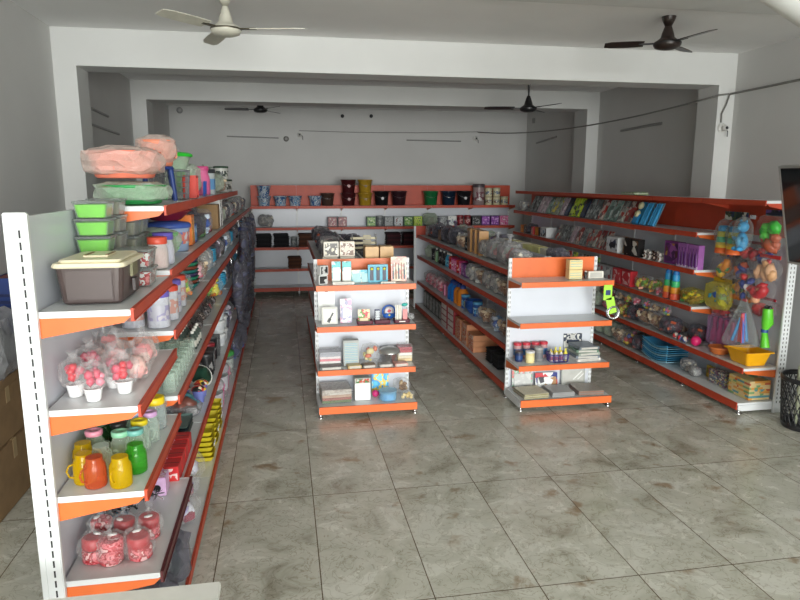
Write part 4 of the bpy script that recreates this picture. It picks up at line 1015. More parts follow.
# third shelf .872
z=.872
kind('net_yellow',mk_bagged(.34,.24,.2,[C(206,190,40),C(196,130,50),C(60,120,60),C(120,90,40)],71,film('yellow_net',(1,.97,.7),.12,(.7,.6,.15),bump=1,scale=60),blobs=44,knot=False,cs=.24),.34,.25,'yellow net bag of yellow goods','bag','yellow net bags')
def mk_bubble(seed=0):
    r=root_('bubble_bottle'); cs=[C(50,150,200),C(60,180,110),C(230,150,50),C(220,90,60)]
    for k in range(4):
        MB().at(0,0,.19-.062*k-0.0).lathe([(.036+.004*k,0),(.038+.004*k,.03),(.036+.004*k,.06)],12).build('coloured_band',cs[k],r)
    MB().at(0,0,.25).lathe([(.03,0),(.034,.02),(.02,.05)],12).build('blue_top',C(40,120,190),r)
    return r
kind('bubble',mk_bubble,.1,.1,'banded blue, green and orange bottle','bottle','banded toy bottles')
P('net_yellow',4.42,6.34,z,RX,'g3_2',sc=.95)
for y in (6.6,6.74): P('bubble',4.37,y,z,0,'g3_2',sc=1.15)
fill('g3_2',4.38,z,6.83,7.5,['sbag_pinkish','bag_yellow and green','bag_yellow and green'],RX,seed=4,jit=.4)
kind('redset',mk_carton(.22,.1,.2,C(190,44,54),multi('redset',[(190,40,50),(200,60,66),(225,180,180)],22)),.23,.11,'red boxed set','box','boxed sets on the right run')
kind('silverset',mk_carton(.22,.1,.2,C(150,150,152),multi('silverset',[(180,184,186),(120,120,124),(214,216,216),(160,70,70)],20)),.23,.11,'silver boxed set','box','boxed sets on the right run')
for k,y in (('redset',7.62),('redset',7.86),('silverset',8.1),('silverset',8.34)): P(k,4.38,y,z,RX,'g3_2')
y=8.58
for k in ['card_green','card_black','card_black','card_grey','card_lime','card_red','card_green','card_black']: P(k,4.38,y,z,RX,'g3_2',sc=1.2); y+=.18
fill('g3_2',4.40,z,10.05,11.7,['carton_yellow','flatbox_cream','carton_white','carton_black'],RX,seed=8)
# fourth shelf .452
z=.452
MT=['bag_mixed toy','bag_red and black','bag_yellow and green','bag_pinkish','bag_tan','bag_green and brown']
st=random.getstate(); random.seed(5)
def heap(where,X0,z,y0,y1,keys,rz,n2=True,seed=1):
    rr=random.Random(seed)
    y=y0
    while y+.25<y1:
        P(rr.choice(keys),X0,y+.13,z,rz,where,'in front row',jit=.3,sc=1.12); y+=.255
    y=y0+.1
    while y+.2<y1 and where!='g3_4': P(rr.choice([k.replace('bag_','sbag_') for k in keys]),X0-.005,y+.09,z+.215,rz,where,'on top of pile',jit=.5,sc=.98); y+=.21
    if n2:
        y=y0+.08
        while y+.16<y1: P(rr.choice([k.replace('bag_','sbag_') for k in keys]),X0+.185,y+.09,z,rz,where,'in rear row',jit=.4,sc=1.25); y+=.2
heap('g3_3',4.37,z,6.55,8.9,MT,RX,seed=3)
fill('g3_3',4.38,z,8.95,11.6,['bag_dark','bag_red and black','bag_dark','bag_tan'],RX,seed=3)
def mk_bowling():
    r=root_('pink_skittle_set')
    for k in range(4): MB().at(-.105+k*.07,0,.012).lathe([(.022,0),(.03,.03),(.03,.1),(.018,.15),(.016,.19),(.022,.21),(.012,.235)],12).build('skittle',C(206,50,120),r)
    for k in range(2): MB().at(-.05+k*.1,-.045,.03).ico(.026,.026,.026,2).build('ball',C(200,180,210),r)
    g=MB().box(-.15,.15,-.062,.05,0,.285,0,.03); g.build('clear_pouch',film('violet_film',(.95,.85,.95),.2,(.6,.4,.65)),r); return r
kind('skittles',mk_bowling,.31,.12,'pack of pink skittles in clear pouch','toy set',None)
P('skittles',4.55,5.97,z,RX,'g3_3',sc=1.3)
kind('pink_ball',lambda: ball_('pink_ball',.055,C(222,40,110)),.11,.11,'bright pink ball','ball',None)
def ball_(n,r0,m):
    r=root_(n); MB().at(0,0,r0).ico(r0,r0,r0,3).build('ball_skin',m,r); MB().at(0,-r0*.98,r0).ico(.006,.004,.006,1).build('valve',DARK,r); return r
P('pink_ball',4.31,6.12,z,RX,'g3_3')
kind('small_ball',lambda: ball_('small_ball',.035,multi('ballspots',[(220,210,200),(200,60,60),(90,110,170)],24)),.07,.07,'small speckled ball','ball','small speckled balls')
for y in (6.28,6.37,6.46): P('small_ball',4.33,y,z,RX,'g3_3')
P('bag_red and black',4.52,6.33,z,RX,'g3_3'); P('sbag_mixed toy',4.52,5.72,z+.19,RX,'g3_3') if False else None
kind('orange_bowl',lambda: MB().lathe([(.07,0),(.085,.01),(.105,.06),(.112,.065),(.112,.075),(.1,.075),(.075,.012)],24).build('copper_bowl',plain('copper_orange',hx(214,120,60),.35)),.23,.23,'orange plastic bowl','bowl',None)
P('orange_bowl',4.345,5.8,z,0,'g3_3')
P('sbag_red and black',4.55,5.69,z,RX,'g3_3')
def mk_yb():
    r=root_('yellow_basin'); Y=plain('yellow_basin_plastic',hx(232,168,20),.35,var=.03)
    MB().taper(.2,.25,.27,.31,0,.135,0,.008,True,.005).build('basin_body',Y,r)
    b=MB(); 
    b.box(-.15,.15,-.168,-.148,.128,.14,0,.002).box(-.15,.15,.148,.168,.128,.14,0,.002).box(-.15,-.13,-.15,.15,.128,.14,0,.002).box(.13,.15,-.15,.15,.128,.14,0,.002); b.build('rim',Y,r); return r
kind('yellow_basin',mk_yb,.3,.34,'deep yellow plastic basin','basin',None)
P('yellow_basin',4.43,5.43,z,0,'g3_3')
# floor shelf .112
z=.112
def mk_boards():
    r=root_('stacked_boards'); cs=[(214,150,70),(90,150,160),(206,190,120),(190,90,60),(120,160,110),(226,176,90)]
    for k in range(9): 
        MB().box(-.15,.15,-.115,.115,k*.021,k*.021+.02,0,.002).build('board',pattern('board_print%d'%(k%3),[hx(*cs[k%6]),hx(*cs[(k+2)%6]),hx(*cs[(k+4)%6]),hx(214,190,140)],14,'vor',stretch=(.8,.8,.3)),r)
    return r
kind('boards',mk_boards,.3,.23,'tall stack of colourful printed boards','board stack',None)
P('boards',4.50,5.45,z,RX,'g3_4')
kind('sboards',lambda: mk_small_boards(),.12,.12,'small stack of printed books','book stack','small book stacks on the right run floor shelf')
def mk_small_boards():
    r=root_('book_stack')
    for k in range(7): MB().box(-.06,.06,-.05,.05,k*.02,k*.02+.019).build('book',pattern('sbk%d'%(k%3),[hx(140,140,140),hx(206,200,180),hx(120,70,90),hx(90,110,130)][k%3:]+[hx(200,180,90)],22,'noise'),r)
    return r
P('sboards',4.46,5.74,z,RX,'g3_4'); P('sboards',4.46,5.88,z,RX,'g3_4')
kind('yel_card',mk_carton(.12,.03,.13,C(200,170,60),multi('yelc',[(200,160,50),(180,90,50),(120,130,60)],20)),.13,.04,'small mustard printed card','card',None)
P('yel_card',4.50,6.03,z,RX,'g3_4')
P('sbag_pale grey',4.37,6.12,z,RX,'g3_4'); P('bag_pale grey',4.42,6.32,z,RX,'g3_4',sc=.8)
def mk_rack():
    r=root_('blue_tray_stack')
    B=C(70,160,206)
    for k in range(8):
        b=MB(); n=14
        # shallow curved tray: swept arc across x, opening outward
        rs=[]
        for i in range(n+1):
            a=-1+2*i/n; x=a*.26; zz=.045*a*a
            rs.append([(x,-.14,zz+.02),(x,-.13,zz),(x,.13,zz),(x,.14,zz+.02),(x,.134,zz+.02),(x,.126,zz+.005),(x,-.126,zz+.005),(x,-.134,zz+.02)])
        b.at(0,0,k*.026+.0).rings(rs,0,True,True,False); b.at(); b.build('tray',B if k%3 else C(150,200,220),r)
    return r
kind('blue_trays',mk_rack,.54,.3,'stack of curved sky blue trays','tray stack',None)
P('blue_trays',4.40,6.76,z,RX,'g3_4')
heap('g3_4',4.35,z,7.07,9.2,['bag_green and brown','bag_mixed toy','bag_red and black','bag_tan'],RX,seed=7)
fill('g3_4',4.38,z,9.2,11.6,['bag_dark','bag_red and black','bag_dark','bag_mixed toy'],RX,seed=9)
random.setstate(st)
# toys hung on pegs in the nearest right bay ; peg at back board X=4.65
def peg(X0,y,z,L=.1):
    b=MB().tube([(0,0,0),(-L,0,.004),(-L-.012,0,.016)],.0035,6)
    return b
def hang(key,y,z,L=.1):
    r=P(key,4.64-L,y,z,RX,'g3_p',sc=1.6 if key in ('orange_toy','coral_toy','peach_toy','red_toy','fish_toy','green_toy','blue_hat_toy','black_toy','red_cards') else 1.25); 
    p=MB().tube([(L-.008,0,-.012),(-.012,0,-.008),(-.02,0,.006)],.003,6)
    o=tag(p.build('display_hook',CHROME),kind=None); o.location=(4.64-L,y,z)
    REG.append(dict(o=o,desc='chrome display hook',cat='hook',group='display hooks in the nearest right bay',where='g3_p',row='',pos=(4.6,y,z)))
    return r
RB=[C(60,150,190),C(90,180,90),C(230,120,40)]
def mk_coneset():
    r=root_('stacking_cup_set'); cs=[C(60,150,205),C(200,190,70),C(90,180,140),C(230,190,60),C(232,110,50)]
    MB().box(-.07,.07,-.002,.002,-.07,0).box(-.02,.02,-.003,.003,-.02,-.008,1).build('header_card',[pattern('hc_print',[hx(70,90,60),hx(30,50,90),hx(200,200,190),hx(40,60,50)],24),DARK],r)
    for k in range(5): MB().at(0,-.05,-.12-.045*k).lathe([(.046+.004*k,-.04),(.044+.004*k,0),(.03,.005)],16).build('ring_cup',cs[k],r)
    g=MB().at(0,-.05,-.19).ico(.08,.072,.135,2,0,.05,3,1); g.at(); g.build('pouch',CLEARP,r); return r
kind('cone_set',mk_coneset,.16,.14,'hanging pouch of rainbow stacking cups','toy','hanging stacking cup pouches')
def mk_hangdoll(m1,m2,h,nm):
    def f():
        r=mk_doll(m1,m2,h,nm)()
        for c in kids(r): c.location=(0,-h*.3,-h*1.12)
        MB().box(-.03,.03,-.002,.002,-.03,0).build('header_card',C(210,210,214),r)
        g=MB().at(0,-h*.3,-h*.58).ico(h*.36,h*.29,h*.58,2,0,.08,3,2); g.at(); g.build('pouch',CLEARP,r); return r
    return f
kind('blue_toy',mk_hangdoll(C(66,160,214),C(90,180,225),.25,'blue_toy'),.2,.16,'hanging sky blue rubber toy','toy',None)
kind('green_toy',mk_hangbag(.2,.27,[C(60,190,60),C(90,205,70),C(180,90,60)],4,pattern('hd1',[hx(40,40,80),hx(110,80,140),hx(30,40,60)],20),blobs=12),.21,.1,'hanging bag of bright green toy animals','toy','hanging toy bags')
kind('orange_toy',mk_hangbag(.19,.17,[C(226,140,40),C(60,140,80),C(240,190,60)],6,C(200,150,60),blobs=8),.2,.1,'hanging bag of orange and green toys','toy','hanging toy bags')
kind('blue_hat_toy',mk_hangbag(.15,.2,[C(30,60,150),C(232,226,226),C(220,50,50)],8,C(150,160,190),blobs=7),.16,.1,'hanging bag with navy and white toy','toy','hanging toy bags')
kind('red_toy',mk_hangbag(.19,.19,[C(200,30,44),C(236,170,130),C(190,30,40)],10,C(222,180,150),blobs=8),.2,.1,'hanging bag with red and peach ball toy','toy','hanging toy bags')
kind('peach_toy',mk_hangbag(.22,.16,[C(230,180,140),C(222,170,120)],11,C(210,60,60),blobs=7),.22,.1,'hanging bag of peach toys under red card','toy','hanging toy bags')
kind('coral_toy',mk_hangbag(.16,.18,[C(214,110,70),C(60,80,150),C(190,80,60)],12,C(120,110,110),blobs=7),.17,.1,'hanging bag with coral and blue toys','toy','hanging toy bags')
kind('fish_toy',mk_hangbag(.24,.22,[C(60,160,190),C(200,200,60),C(50,90,170)],13,C(210,180,40),fm=film('yel_net2',(1,.97,.7),.28,(.8,.7,.15)),blobs=11),.24,.1,'yellow net bag with teal toy fish','toy','hanging toy bags')
kind('black_toy',mk_hangbag(.2,.14,[C(40,36,36),C(70,64,60)],14,C(60,56,56),blobs=8),.21,.1,'hanging bag of black toy tools','toy','hanging toy bags')
kind('red_cards',mk_hangbag(.18,.13,[C(190,40,50),C(210,60,60)],15,C(150,30,50),blobs=6),.19,.1,'hanging bag of small red things','toy','hanging toy bags')
def mk_keychain():
    r=root_('hanging_charm_card')
    MB().box(-.13,.13,-.002,.002,-.04,0).build('header_card',C(36,30,30),r)
    for k in range(6):
        x=-.105+.042*k
        MB().tube([(x,-.006,-.03),(x,-.008,-.12)],.005,5).build('strap',C(30,28,28),r)
        MB().at(x,-.012,-.14).ico(.021,.021,.024,2).build('orange_charm',C(206,120,50),r)
    return r
kind('charms',mk_keychain,.27,.05,'black card of dangling orange charms','charm card',None)
def mk_greycharm():
    r=root_('hanging_charm_card')
    MB().box(-.13,.13,-.002,.002,-.03,0).build('header_card',C(120,110,112),r)
    for k in range(10):
        x=-.11+.055*(k%5); zz=-.05-.045*(k//5); MB().at(x,-.014,zz).ico(.022,.016,.018,1,0,.3,3,k).build('grey_charm',C(130,120,124) if k%2 else C(190,180,184),r)
    return r
kind('greycharms',mk_greycharm,.27,.05,'card of small grey and pink charms','charm card',None)
def mk_conebag():
    r=root_('cone_toy_bag'); rr=random.Random(4)
    g=MB().at(0,-.06,-.36).lathe([(.13,0),(.135,.03),(.09,.17),(.03,.33),(.02,.36)],14); g.at(); g.build('pouch',CLEARP,r)
    for k in range(9):
        a=rr.uniform(0,6.28); q=rr.uniform(.01,.08); MB().tube([(q*math.cos(a),-.06+q*math.sin(a),-.34),(q*.2*math.cos(a),-.06+q*.2*math.sin(a),-.1-rr.uniform(0,.06))],.013,6).build('skipping_rope_handle',[C(200,50,120),C(50,90,190),C(220,60,60),C(60,140,200)][k%4],r)
    MB().box(-.02,.02,-.064,-.056,-.02,0).build('tie',C(190,40,50),r); return r
kind('cone_bag',mk_conebag,.28,.28,'cone shaped bag of pink and blue sticks','toy bag',None)
def mk_greenrope():
    r=root_('green_figure_toy'); GR=C(100,205,50)
    MB().tube([(0,-.03,-.03),(.01,-.03,-.14),(-.012,-.03,-.2),(.01,-.03,-.33)],[.035,.042,.02,.034],8).build('rope_bundle',GR,r)
    MB().tube([(-.012,-.03,-.19),(-.012,-.03,-.215)],.026,8).build('blue_tie',C(40,80,150),r)
    MB().at(-.015,-.03,-.02).ico(.018,.018,.02,1).at(.02,-.03,-.02).ico(.018,.018,.02,1).build('dark_handle',BLACK,r); return r
kind('green_rope',mk_greenrope,.1,.1,'hanging neon green skipping rope bundle','skipping rope',None)
hang('cone_set',6.0,1.9); hang('cone_set',5.83,1.9); hang('blue_toy',5.63,1.88,.14); hang('green_toy',5.385,1.94,.1)
hang('coral_toy',5.74,1.47); hang('orange_toy',6.0,1.47); hang('blue_hat_toy',5.58,1.36,.14); hang('peach_toy',5.37,1.52,.12); hang('red_toy',5.37,1.33,.14)
hang('fish_toy',6.03,1.20,.1); hang('black_toy',5.80,1.54,.06); hang('charms',5.72,1.22,.1); hang('greycharms',5.80,.95,.08); hang('red_cards',5.42,1.10,.06)
hang('coral_toy',5.97,1.66,.05); hang('red_cards',5.68,1.62,.05); hang('orange_toy',5.84,1.28,.04); hang('blue_hat_toy',5.50,1.62,.04); hang('red_cards',6.02,.98,.05); hang('cone_bag',5.50,1.08,.17); hang('green_rope',5.31,1.05,.1)
# small green book lying on the header of the right run
kind('green_book',mk_book(.3,.02,.2,pr('green')),.3,.2,'green booklet lying flat','book',None)
def mk_lying():
    r=root_('lying_booklet'); MB().box(-.16,.16,-.1,.1,0,.006).build('cover',pr('green'),r); MB().box(-.155,.155,-.096,.096,.006,.02).build('pages',C(206,206,196),r); MB().box(-.16,.16,-.1,.1,.02,.026).build('cover',pr('green'),r); return r
kind('lying_book',mk_lying,.32,.2,'dark green booklet lying flat','book',None)
W['g3_top']=('on the header of the right run',1,FR)
P('lying_book',4.48,7.8,2.037,RX,'g3_top')
# wall screen, black waste basket, pole
def mk_screen():
    T=Matrix.Translation((3.765,3.78,1.95))@Matrix.Rotation(-math.atan2(.17,.74),4,'Y')
    r=empty('wall_screen',(3.79,3.78,1.57)); tag(r,'flat black television hung tilted at the right edge of view','television')
    L=Matrix.Translation((0,0,-1.57+1.95-1.95))
    def part(n,m,*bx):
        b=MB(); b.T=Matrix.Translation((-3.79,-3.78,-1.57))@T
        for q in bx: b.box(*q)
        return b.build(n,m,r)
    part('casing',BLACK,(0,.04,-.6,.6,-.37,.37,0,.004))
    part('screen_glass',plain('screen_black',(.012,.014,.016),.08,var=0),(-.003,.001,-.585,.585,-.35,.355))
    part('silver_bezel',plain('silver_bezel',hx(170,172,170),.35,metal=.6),(-.006,.04,.588,.603,-.375,.375),(-.006,.04,-.603,-.588,-.375,.375),(-.006,.04,-.6,.6,.362,.378),(-.006,.04,-.6,.6,-.378,-.362))
    p=MB().tube([(.06,-.25,.38),(.06,-.25,2.08)],.02,10).build('ceiling_pole',CHROME,r)
    MB().box(.02,.1,-.3,-.2,.3,.46).build('mount_plate',BLACK,p)
mk_screen()
def mk_waste():
    r=empty('waste_basket',(4.62,4.86,0)); r.scale=(1.12,1.12,1.12); tag(r,'tall black openwork basket holding long sticks, right edge','basket')
    b=MB().lathe([(.16,0),(.165,.01),(.168,.05),(.16,.05),(.155,.012)],20)
    n=26
    for i in range(n):
        for s in (1,-1):
            pts=[]
            for k in range(6):
                t=k/5; a=2*PI*i/n+s*t*.7; q=.166+.03*t; pts.append((q*math.cos(a),q*math.sin(a),.04+.36*t))
            b.tube(pts,.0045,4)
    b.build('basket_wall',BLACK,r)
    MB().lathe([(.19,.39),(.203,.395),(.203,.43),(.19,.43)],24,0,False,False).build('rim',BLACK,r)
W['edge']=('in the black basket',0,LF)
def mk_long(m,L,r0):
    def f():
        r=root_('umbrella'); MB().tube([(0,0,.02),(0,0,L*.85)],[.012,r0],8).build('folded_canopy',m,r)
        MB().tube([(0,0,L*.85),(0,0,L*.97),(.02,0,L),(.045,0,L*.985)],.009,6).build('handle',BLACK,r); return r
    return f
mk_waste()
kind('umb_black',mk_long(C(40,40,44),.72,.026),.06,.06,'folded black umbrella upright','umbrella',None)
kind('umb_pale',mk_long(C(170,176,150),.66,.03),.06,.06,'folded pale grey green umbrella upright','umbrella',None)
kind('umb_dark',mk_long(C(60,66,60),.62,.026),.06,.06,'folded dark green umbrella upright','umbrella',None)
P('umb_pale',4.53,4.86,.015,0,'edge'); P('umb_black',4.61,4.93,.015,0,'edge'); P('umb_dark',4.68,4.80,.015,0,'edge')
# ------------------------------------------------------------------ right island run, face towards the middle aisle
for t,n in enumerate(('top shelf','second shelf','third shelf','floor shelf')): W['g2_%d'%t]=('right island run '+n,1,FR)
z=1.302
kind('flower_bag',mk_bagged(.34,.24,.24,[C(206,200,180),C(214,120,120),C(150,160,140),C(226,222,210)],81,FILMD,blobs=12,cs=.4),.35,.25,'big clear bag of pale flowers','bag','bags of pale flowers')
kind('bamboo_box',mk_carton(.16,.1,.26,C(186,134,66),pr('brown',20)),.17,.11,'tall tan carton','box','tall tan cartons')
kind('dark_figs',mk_bagged(.22,.2,.24,[C(40,44,54),C(60,50,44),C(90,90,96)],82,FILMK,blobs=9),.23,.21,'dark film bag of dark goods','bag','dark film bags on right island run')
y=6.24
for k in ['bag_pale grey','flower_bag','flower_bag','bag_pale grey','bamboo_box','bamboo_box','bamboo_box','can_black','bag_tan','can_grey','bottle_brown','dark_figs','carton_black','dark_figs','can_black','carton_brown','dark_figs','bag_red and black','carton_black','carton_silver']:
    w_=K[k][1]*1.15
    if y+w_>10.8: break
    P(k,2.42,y+w_/2,z,RX,'g2_0',sc=1.15,jit=.15); y+=w_+.008
z=.952
y=6.24
for k in ['bag_pinkish','bag_tan','bag_pale grey','bag_pale grey','bag_tan','can_white','bag_pale grey','carton_purple','carton_purple','can_pink','can_red','can_pink','can_pink','can_red','bottle_blue','bottle_cyan','bottle_cyan','can_black','bottle_black','can_black','bottle_green','carton_green','bottle_black','can_black','bag_green and brown']:
    w_=K[k][1]*1.2
    if y+w_>10.8: break
    P(k,2.40,y+w_/2,z,RX,'g2_1',sc=1.2,jit=.15); y+=w_+.006
z=.512
def mk_jerry(c):
    def f():
        r=root_('water_bottle'); MB().lathe([(.06,0),(.068,.01),(.068,.15),(.05,.18),(.03,.2)],16).build('bottle_body',c,r); MB().lathe([(.034,.195),(.034,.23),(.02,.24)],12).build('cap',C(30,60,130),r); return r
    return f
kind('jerry_blue',mk_jerry(C(30,120,210)),.14,.14,'squat bright blue flask','flask','squat flasks')
kind('jerry_orange',mk_jerry(C(220,130,40)),.14,.14,'squat orange flask','flask','squat flasks')
y=6.24
for k in ['bowls_blue','bag_tan','bag_blue',None,'bag_tan','sbag_blue','can_blue','bowls_blue','sbag_green and brown','can_blue','jerry_orange','jerry_orange','jerry_blue','jerry_blue','carton_pink','carton_pink','bag_pinkish','bag_pinkish','bag_pinkish','bag_pinkish','bag_blue','bag_pinkish','bag_red and black','bag_dark']:
    if not k: y+=.2; continue
    w_=K[k][1]
    w_*=1.2
    if y+w_>10.8: break
    P(k,2.40,y+w_/2,z,RX,'g2_2',sc=1.2,jit=.15); y+=w_+.006
z=.112
W['g2_3']=('right island run floor shelf',1,FR)
P('bag_pinkish',2.40,6.42,z,RX,'g2_3'); P('cloth_black',2.40,6.80,z,RX,'g2_3',sc=.8); P('cloth_black',2.40,7.05,z,RX,'g2_3',sc=.8)
kind('orange_flat',mk_carton(.26,.3,.07,C(214,150,110),pattern('oflat',[hx(214,110,50),hx(226,200,180),hx(200,80,40),hx(230,214,200)],14,'noise')),.27,.31,'flat orange and white box','box','flat orange boxes on the right island run')
kind('redwhite_flat',mk_carton(.34,.3,.085,C(150,40,50),C(226,220,214)),.35,.31,'flat dark red box with white side','box','flat dark red boxes on the right island run')
for yi,y in enumerate((7.6,7.9,8.2)):
    for k in range(4 if yi else 3): P('orange_flat',2.41,y,z+k*.072,RX,'g2_3',['bottom','second','third','top'][k]+' of stack')
for yi,y in enumerate((8.6,8.98)):
    for k in range(4): P('redwhite_flat',2.41,y,z+k*.087,RX,'g2_3',['bottom','second','third','top'][k]+' of stack')
kind('dark_carton',mk_carton(.2,.2,.27,C(60,66,56),pr('grey',12)),.21,.21,'tall dark green carton','box','tall dark green cartons')
y=9.4
for i in range(6): P('dark_carton' ,2.41,y,z,RX,'g2_3'); y+=.22
# goods seen above, on the deck facing the right aisle
W['g2b']=('right aisle side of right island run',1,FR)
def mk_photoblock(c,nm='printed_block'):
    return mk_carton(.2,.1,.15,c,multi('pb'+str(id(c)%7),[(60,60,50),(214,210,160),(190,190,120),(226,222,200)],18),name=nm)
kind('block_y',mk_photoblock(C(220,216,150)),.21,.11,'pale yellow printed block','box','printed blocks on the right island run')
kind('block_w',mk_photoblock(C(226,222,206)),.21,.11,'off white printed block','box','printed blocks on the right island run')
y=6.3
for k in ['bag_dark','block_w','block_y','block_y','block_w','block_y','block_w','bag_dark','bag_purple','bag_green and brown','block_y','carton_white','bag_dark','carton_green','bag_pale grey','bag_green and brown','can_cyan','card_purple']:
    w_=K[k][1]*1.15
    if y+w_>10.8: break
    P(k,2.86,y+w_/2,1.302,PI/2,'g2b',sc=1.15,jit=.1); y+=w_+.01
# ------------------------------------------------------------------ runs behind the left island
W['g4']=('left island run, left aisle side',1,FR); W['g4b']=('left island run, middle aisle side',1,FR)
W['g4f']=('left island run floor shelf',1,FR); W['g4m']=('left island run second shelf',1,FR)
kind('tan_carton',mk_carton(.135,.17,.255,C(206,166,110),None),.14,.18,'plain tan carton','carton','plain tan cartons')
kind('clock_box',mk_carton(.15,.1,.15,C(222,218,204),pattern('clockb',[hx(226,222,206),hx(70,66,60),hx(214,206,184)],15,'noise')),.16,.11,'cream box with dark sketch print','box','cream boxes with sketch print')
kind('clock_box2',mk_carton(.15,.1,.15,C(226,214,196),pattern('clockb2',[hx(222,206,190),hx(110,80,60),hx(230,220,206)],19,'noise')),.16,.11,'cream box with brown floral print','box',None)
P('tan_carton',.86,6.47,1.302,.0,'g4b'); P('tan_carton',1.01,6.47,1.302,0,'g4b','beside another') 
P('clock_box',.445,6.50,1.302,0,'g4');  P('clock_box',.62,6.50,1.302,0,'g4','beside another'); 
P('clock_box',.455,6.50,1.457,.05,'g4','stacked on another'); P('clock_box2',.62,6.50,1.457,-.04,'g4');
y=6.62
for k in ['can_white','sbag_tan','bag_red and black','bag_dark','sbag_yellow and green','bag_pale grey','can_red','bag_dark','carton_black','bag_red and black','bag_dark','bag_pale grey','bag_dark']:
    w_=K[k][1]*1.3
    if y+w_>10.0: break
    P(k,.55,y+w_/2,1.302,RX,'g4',sc=1.3,jit=.3); y+=w_+.005
def mk_fan():
    r=root_('stick_rack')
    for k in range(5):
        MB().box(-.16,.14,-.02+.0*k,.02,.03+.055*k,.055+.055*k,0,.003).build('cream_slat',C(206,196,160),r)
        MB().at(-.02,-.026,.03+.055*k).box(0,.09,-.003,.003,.0,.05,0,0).build('dark_card',BLACK if k<2 else C(170,160,130),r)
    MB().box(-.15,-.135,-.02,.03,0,.31).build('end_post',BLACK,r); MB().box(.12,.135,-.02,.03,0,.31).build('end_post',BLACK,r)
    return r
kind('slat_rack',mk_fan,.32,.06,'rack of cream slats and black cards','rack',None)
W['g4t']=('on left island run',0,LF)
P('bag_dark',.9,7.0,1.302,0,'g4b'); P('slat_rack',.9,7.32,1.302,0,'g4t')
P('bag_red and black',.92,7.62,1.302,0,'g4b'); P('can_white',.93,7.85,1.302,0,'g4b'); P('carton_red',.94,8.05,1.302,PI/2,'g4b'); P('bag_dark',.93,8.35,1.302,1,'g4b'); P('bag_red and black',.93,8.7,1.302,1,'g4b'); P('bag_dark',.93,9.0,1.302,1,'g4b')
fill('g4m',.56,.952,6.5,9.9,['bag_blue','bag_dark','bag_dark','bag_purple','bag_blue'],RX,seed=2)
W['g4n']=('left island run third shelf',1,FR)
fill('g4n',.56,.512,6.5,9.9,['bag_dark','bag_dark','bag_blue','bag_red and black'],RX,seed=4)
fill('g4f',.55,.112,6.5,9.9,['bag_dark','bag_red and black','bag_pinkish','bag_dark'],RX,seed=5)
# ------------------------------------------------------------------ left island shelves
for i,n in enumerate(('top shelf','second shelf','third shelf','bottom shelf')): W['i1_%d'%i]=('left island '+n,0,LF); W['i2_%d'%i]=('right island '+n,0,LF)
ix=lambda px: .28+(px-317)/98*.94
Z=(1.255,.867,.447,.117)
y=6.02
def pk(key,w,h,m,desc,cat,fm=None,t=.016,lean=-.12,name='blister_card',hole=True): kind(key,mk_pack(w,h,m,t,lean,name,fm,hole),w+.01,.06,desc,cat,None)
kind('bwcube',mk_carton(.085,.07,.085,C(222,224,222),pattern('bwc',[hx(24,24,26),hx(40,40,42),hx(200,200,198)],22,'noise')),.09,.08,'small black and white box','box','black and white boxes on the left island')
P('bwcube',.335,6.0,Z[0],.3,'i1_0','lower'); P('bwcube',.34,6.0,Z[0]+.088,.5,'i1_0','upper')
TEALW=pattern('teal_white',[hx(232,236,228),hx(228,232,224),hx(60,180,180),hx(226,230,222)],7,'noise')
pk('teal_card',.085,.2,TEALW,'tall white and teal card','card',fm=C(226,230,222)); pk('teal_low',.1,.14,pattern('teal_mix',[hx(60,170,190),hx(150,200,200),hx(214,220,206),hx(90,130,160)],10,'noise'),'short teal card','card',fm=C(150,196,200))
for x in (.475,.575): P('teal_card',x,6.06,Z[0],0,'i1_0')
for x in (.66,.745): P('teal_low',x,6.04,Z[0],0,'i1_0',sc=.85)
def mk_brushbox():
    r=root_('brush_set_box'); MB().box(-.095,.095,-.02,.02,0,.17,0,.003).build('box_body',C(90,176,200),r)
    for k in (-1,0,1):
        MB().box(k*.06-.017,k*.06+.017,-.024,-.018,.02,.15,0,.002).build('dark_handle',C(26,34,60),r)
        MB().at(k*.06,-.025,.13).ico(.014,.006,.014,1).build('yellow_dot',C(222,220,60),r)
    return r
kind('brushbox',mk_brushbox,.2,.05,'light blue box with three dark brushes','box',None); P('brushbox',.865,6.03,Z[0],0,'i1_0')
def mk_cutlery():
    r=root_('cutlery_card'); T=Matrix.Rotation(-.12,4,'X')
    b=MB(); b.T=T; b.box(-.075,.075,-.002,.002,0,.235).build('backing_card',pattern('floral_card',[hx(226,206,180),hx(224,200,176),hx(230,160,150),hx(222,210,190)],12,'noise'),r)
    for k in range(5):
        b=MB(); b.T=T@Matrix.Translation((-.055+.027*k,-.008,.0)); b.box(-.007,.007,-.004,.004,.02,.1+.012*(k%3)).box(-.004,.004,-.003,.003,.1,.17+.008*(k%2)).build('cutlery',C(60,80,90) if k%2==0 else C(150,110,80),r)
    return r
kind('cutlery',mk_cutlery,.15,.06,'floral card with hanging cutlery','card',None); P('cutlery',1.075,6.06,Z[0],0,'i1_0')
def mk_flat(w,d,h,m,nm='flat_packet'):
    def f():
        r=root_(nm); MB().box(-w/2,w/2,-d/2,d/2,0,h,0,min(h*.3,.004)).build('packet_body',m,r); MB().box(-w*.4,w*.4,-d/2-.001,-d/2+.001,h*.15,h*.85).build('printed_edge',C(190,188,180),r); return r
    return f
kind('whiteflat',mk_flat(.2,.05,.025,C(230,226,214)),.2,.05,'small off white flat packet','packet','flat white packets on the left island')
P('whiteflat',.53,5.94,Z[0],0,'i1_0'); P('whiteflat',.95,5.935,Z[0],0,'i1_0',sc=.7)
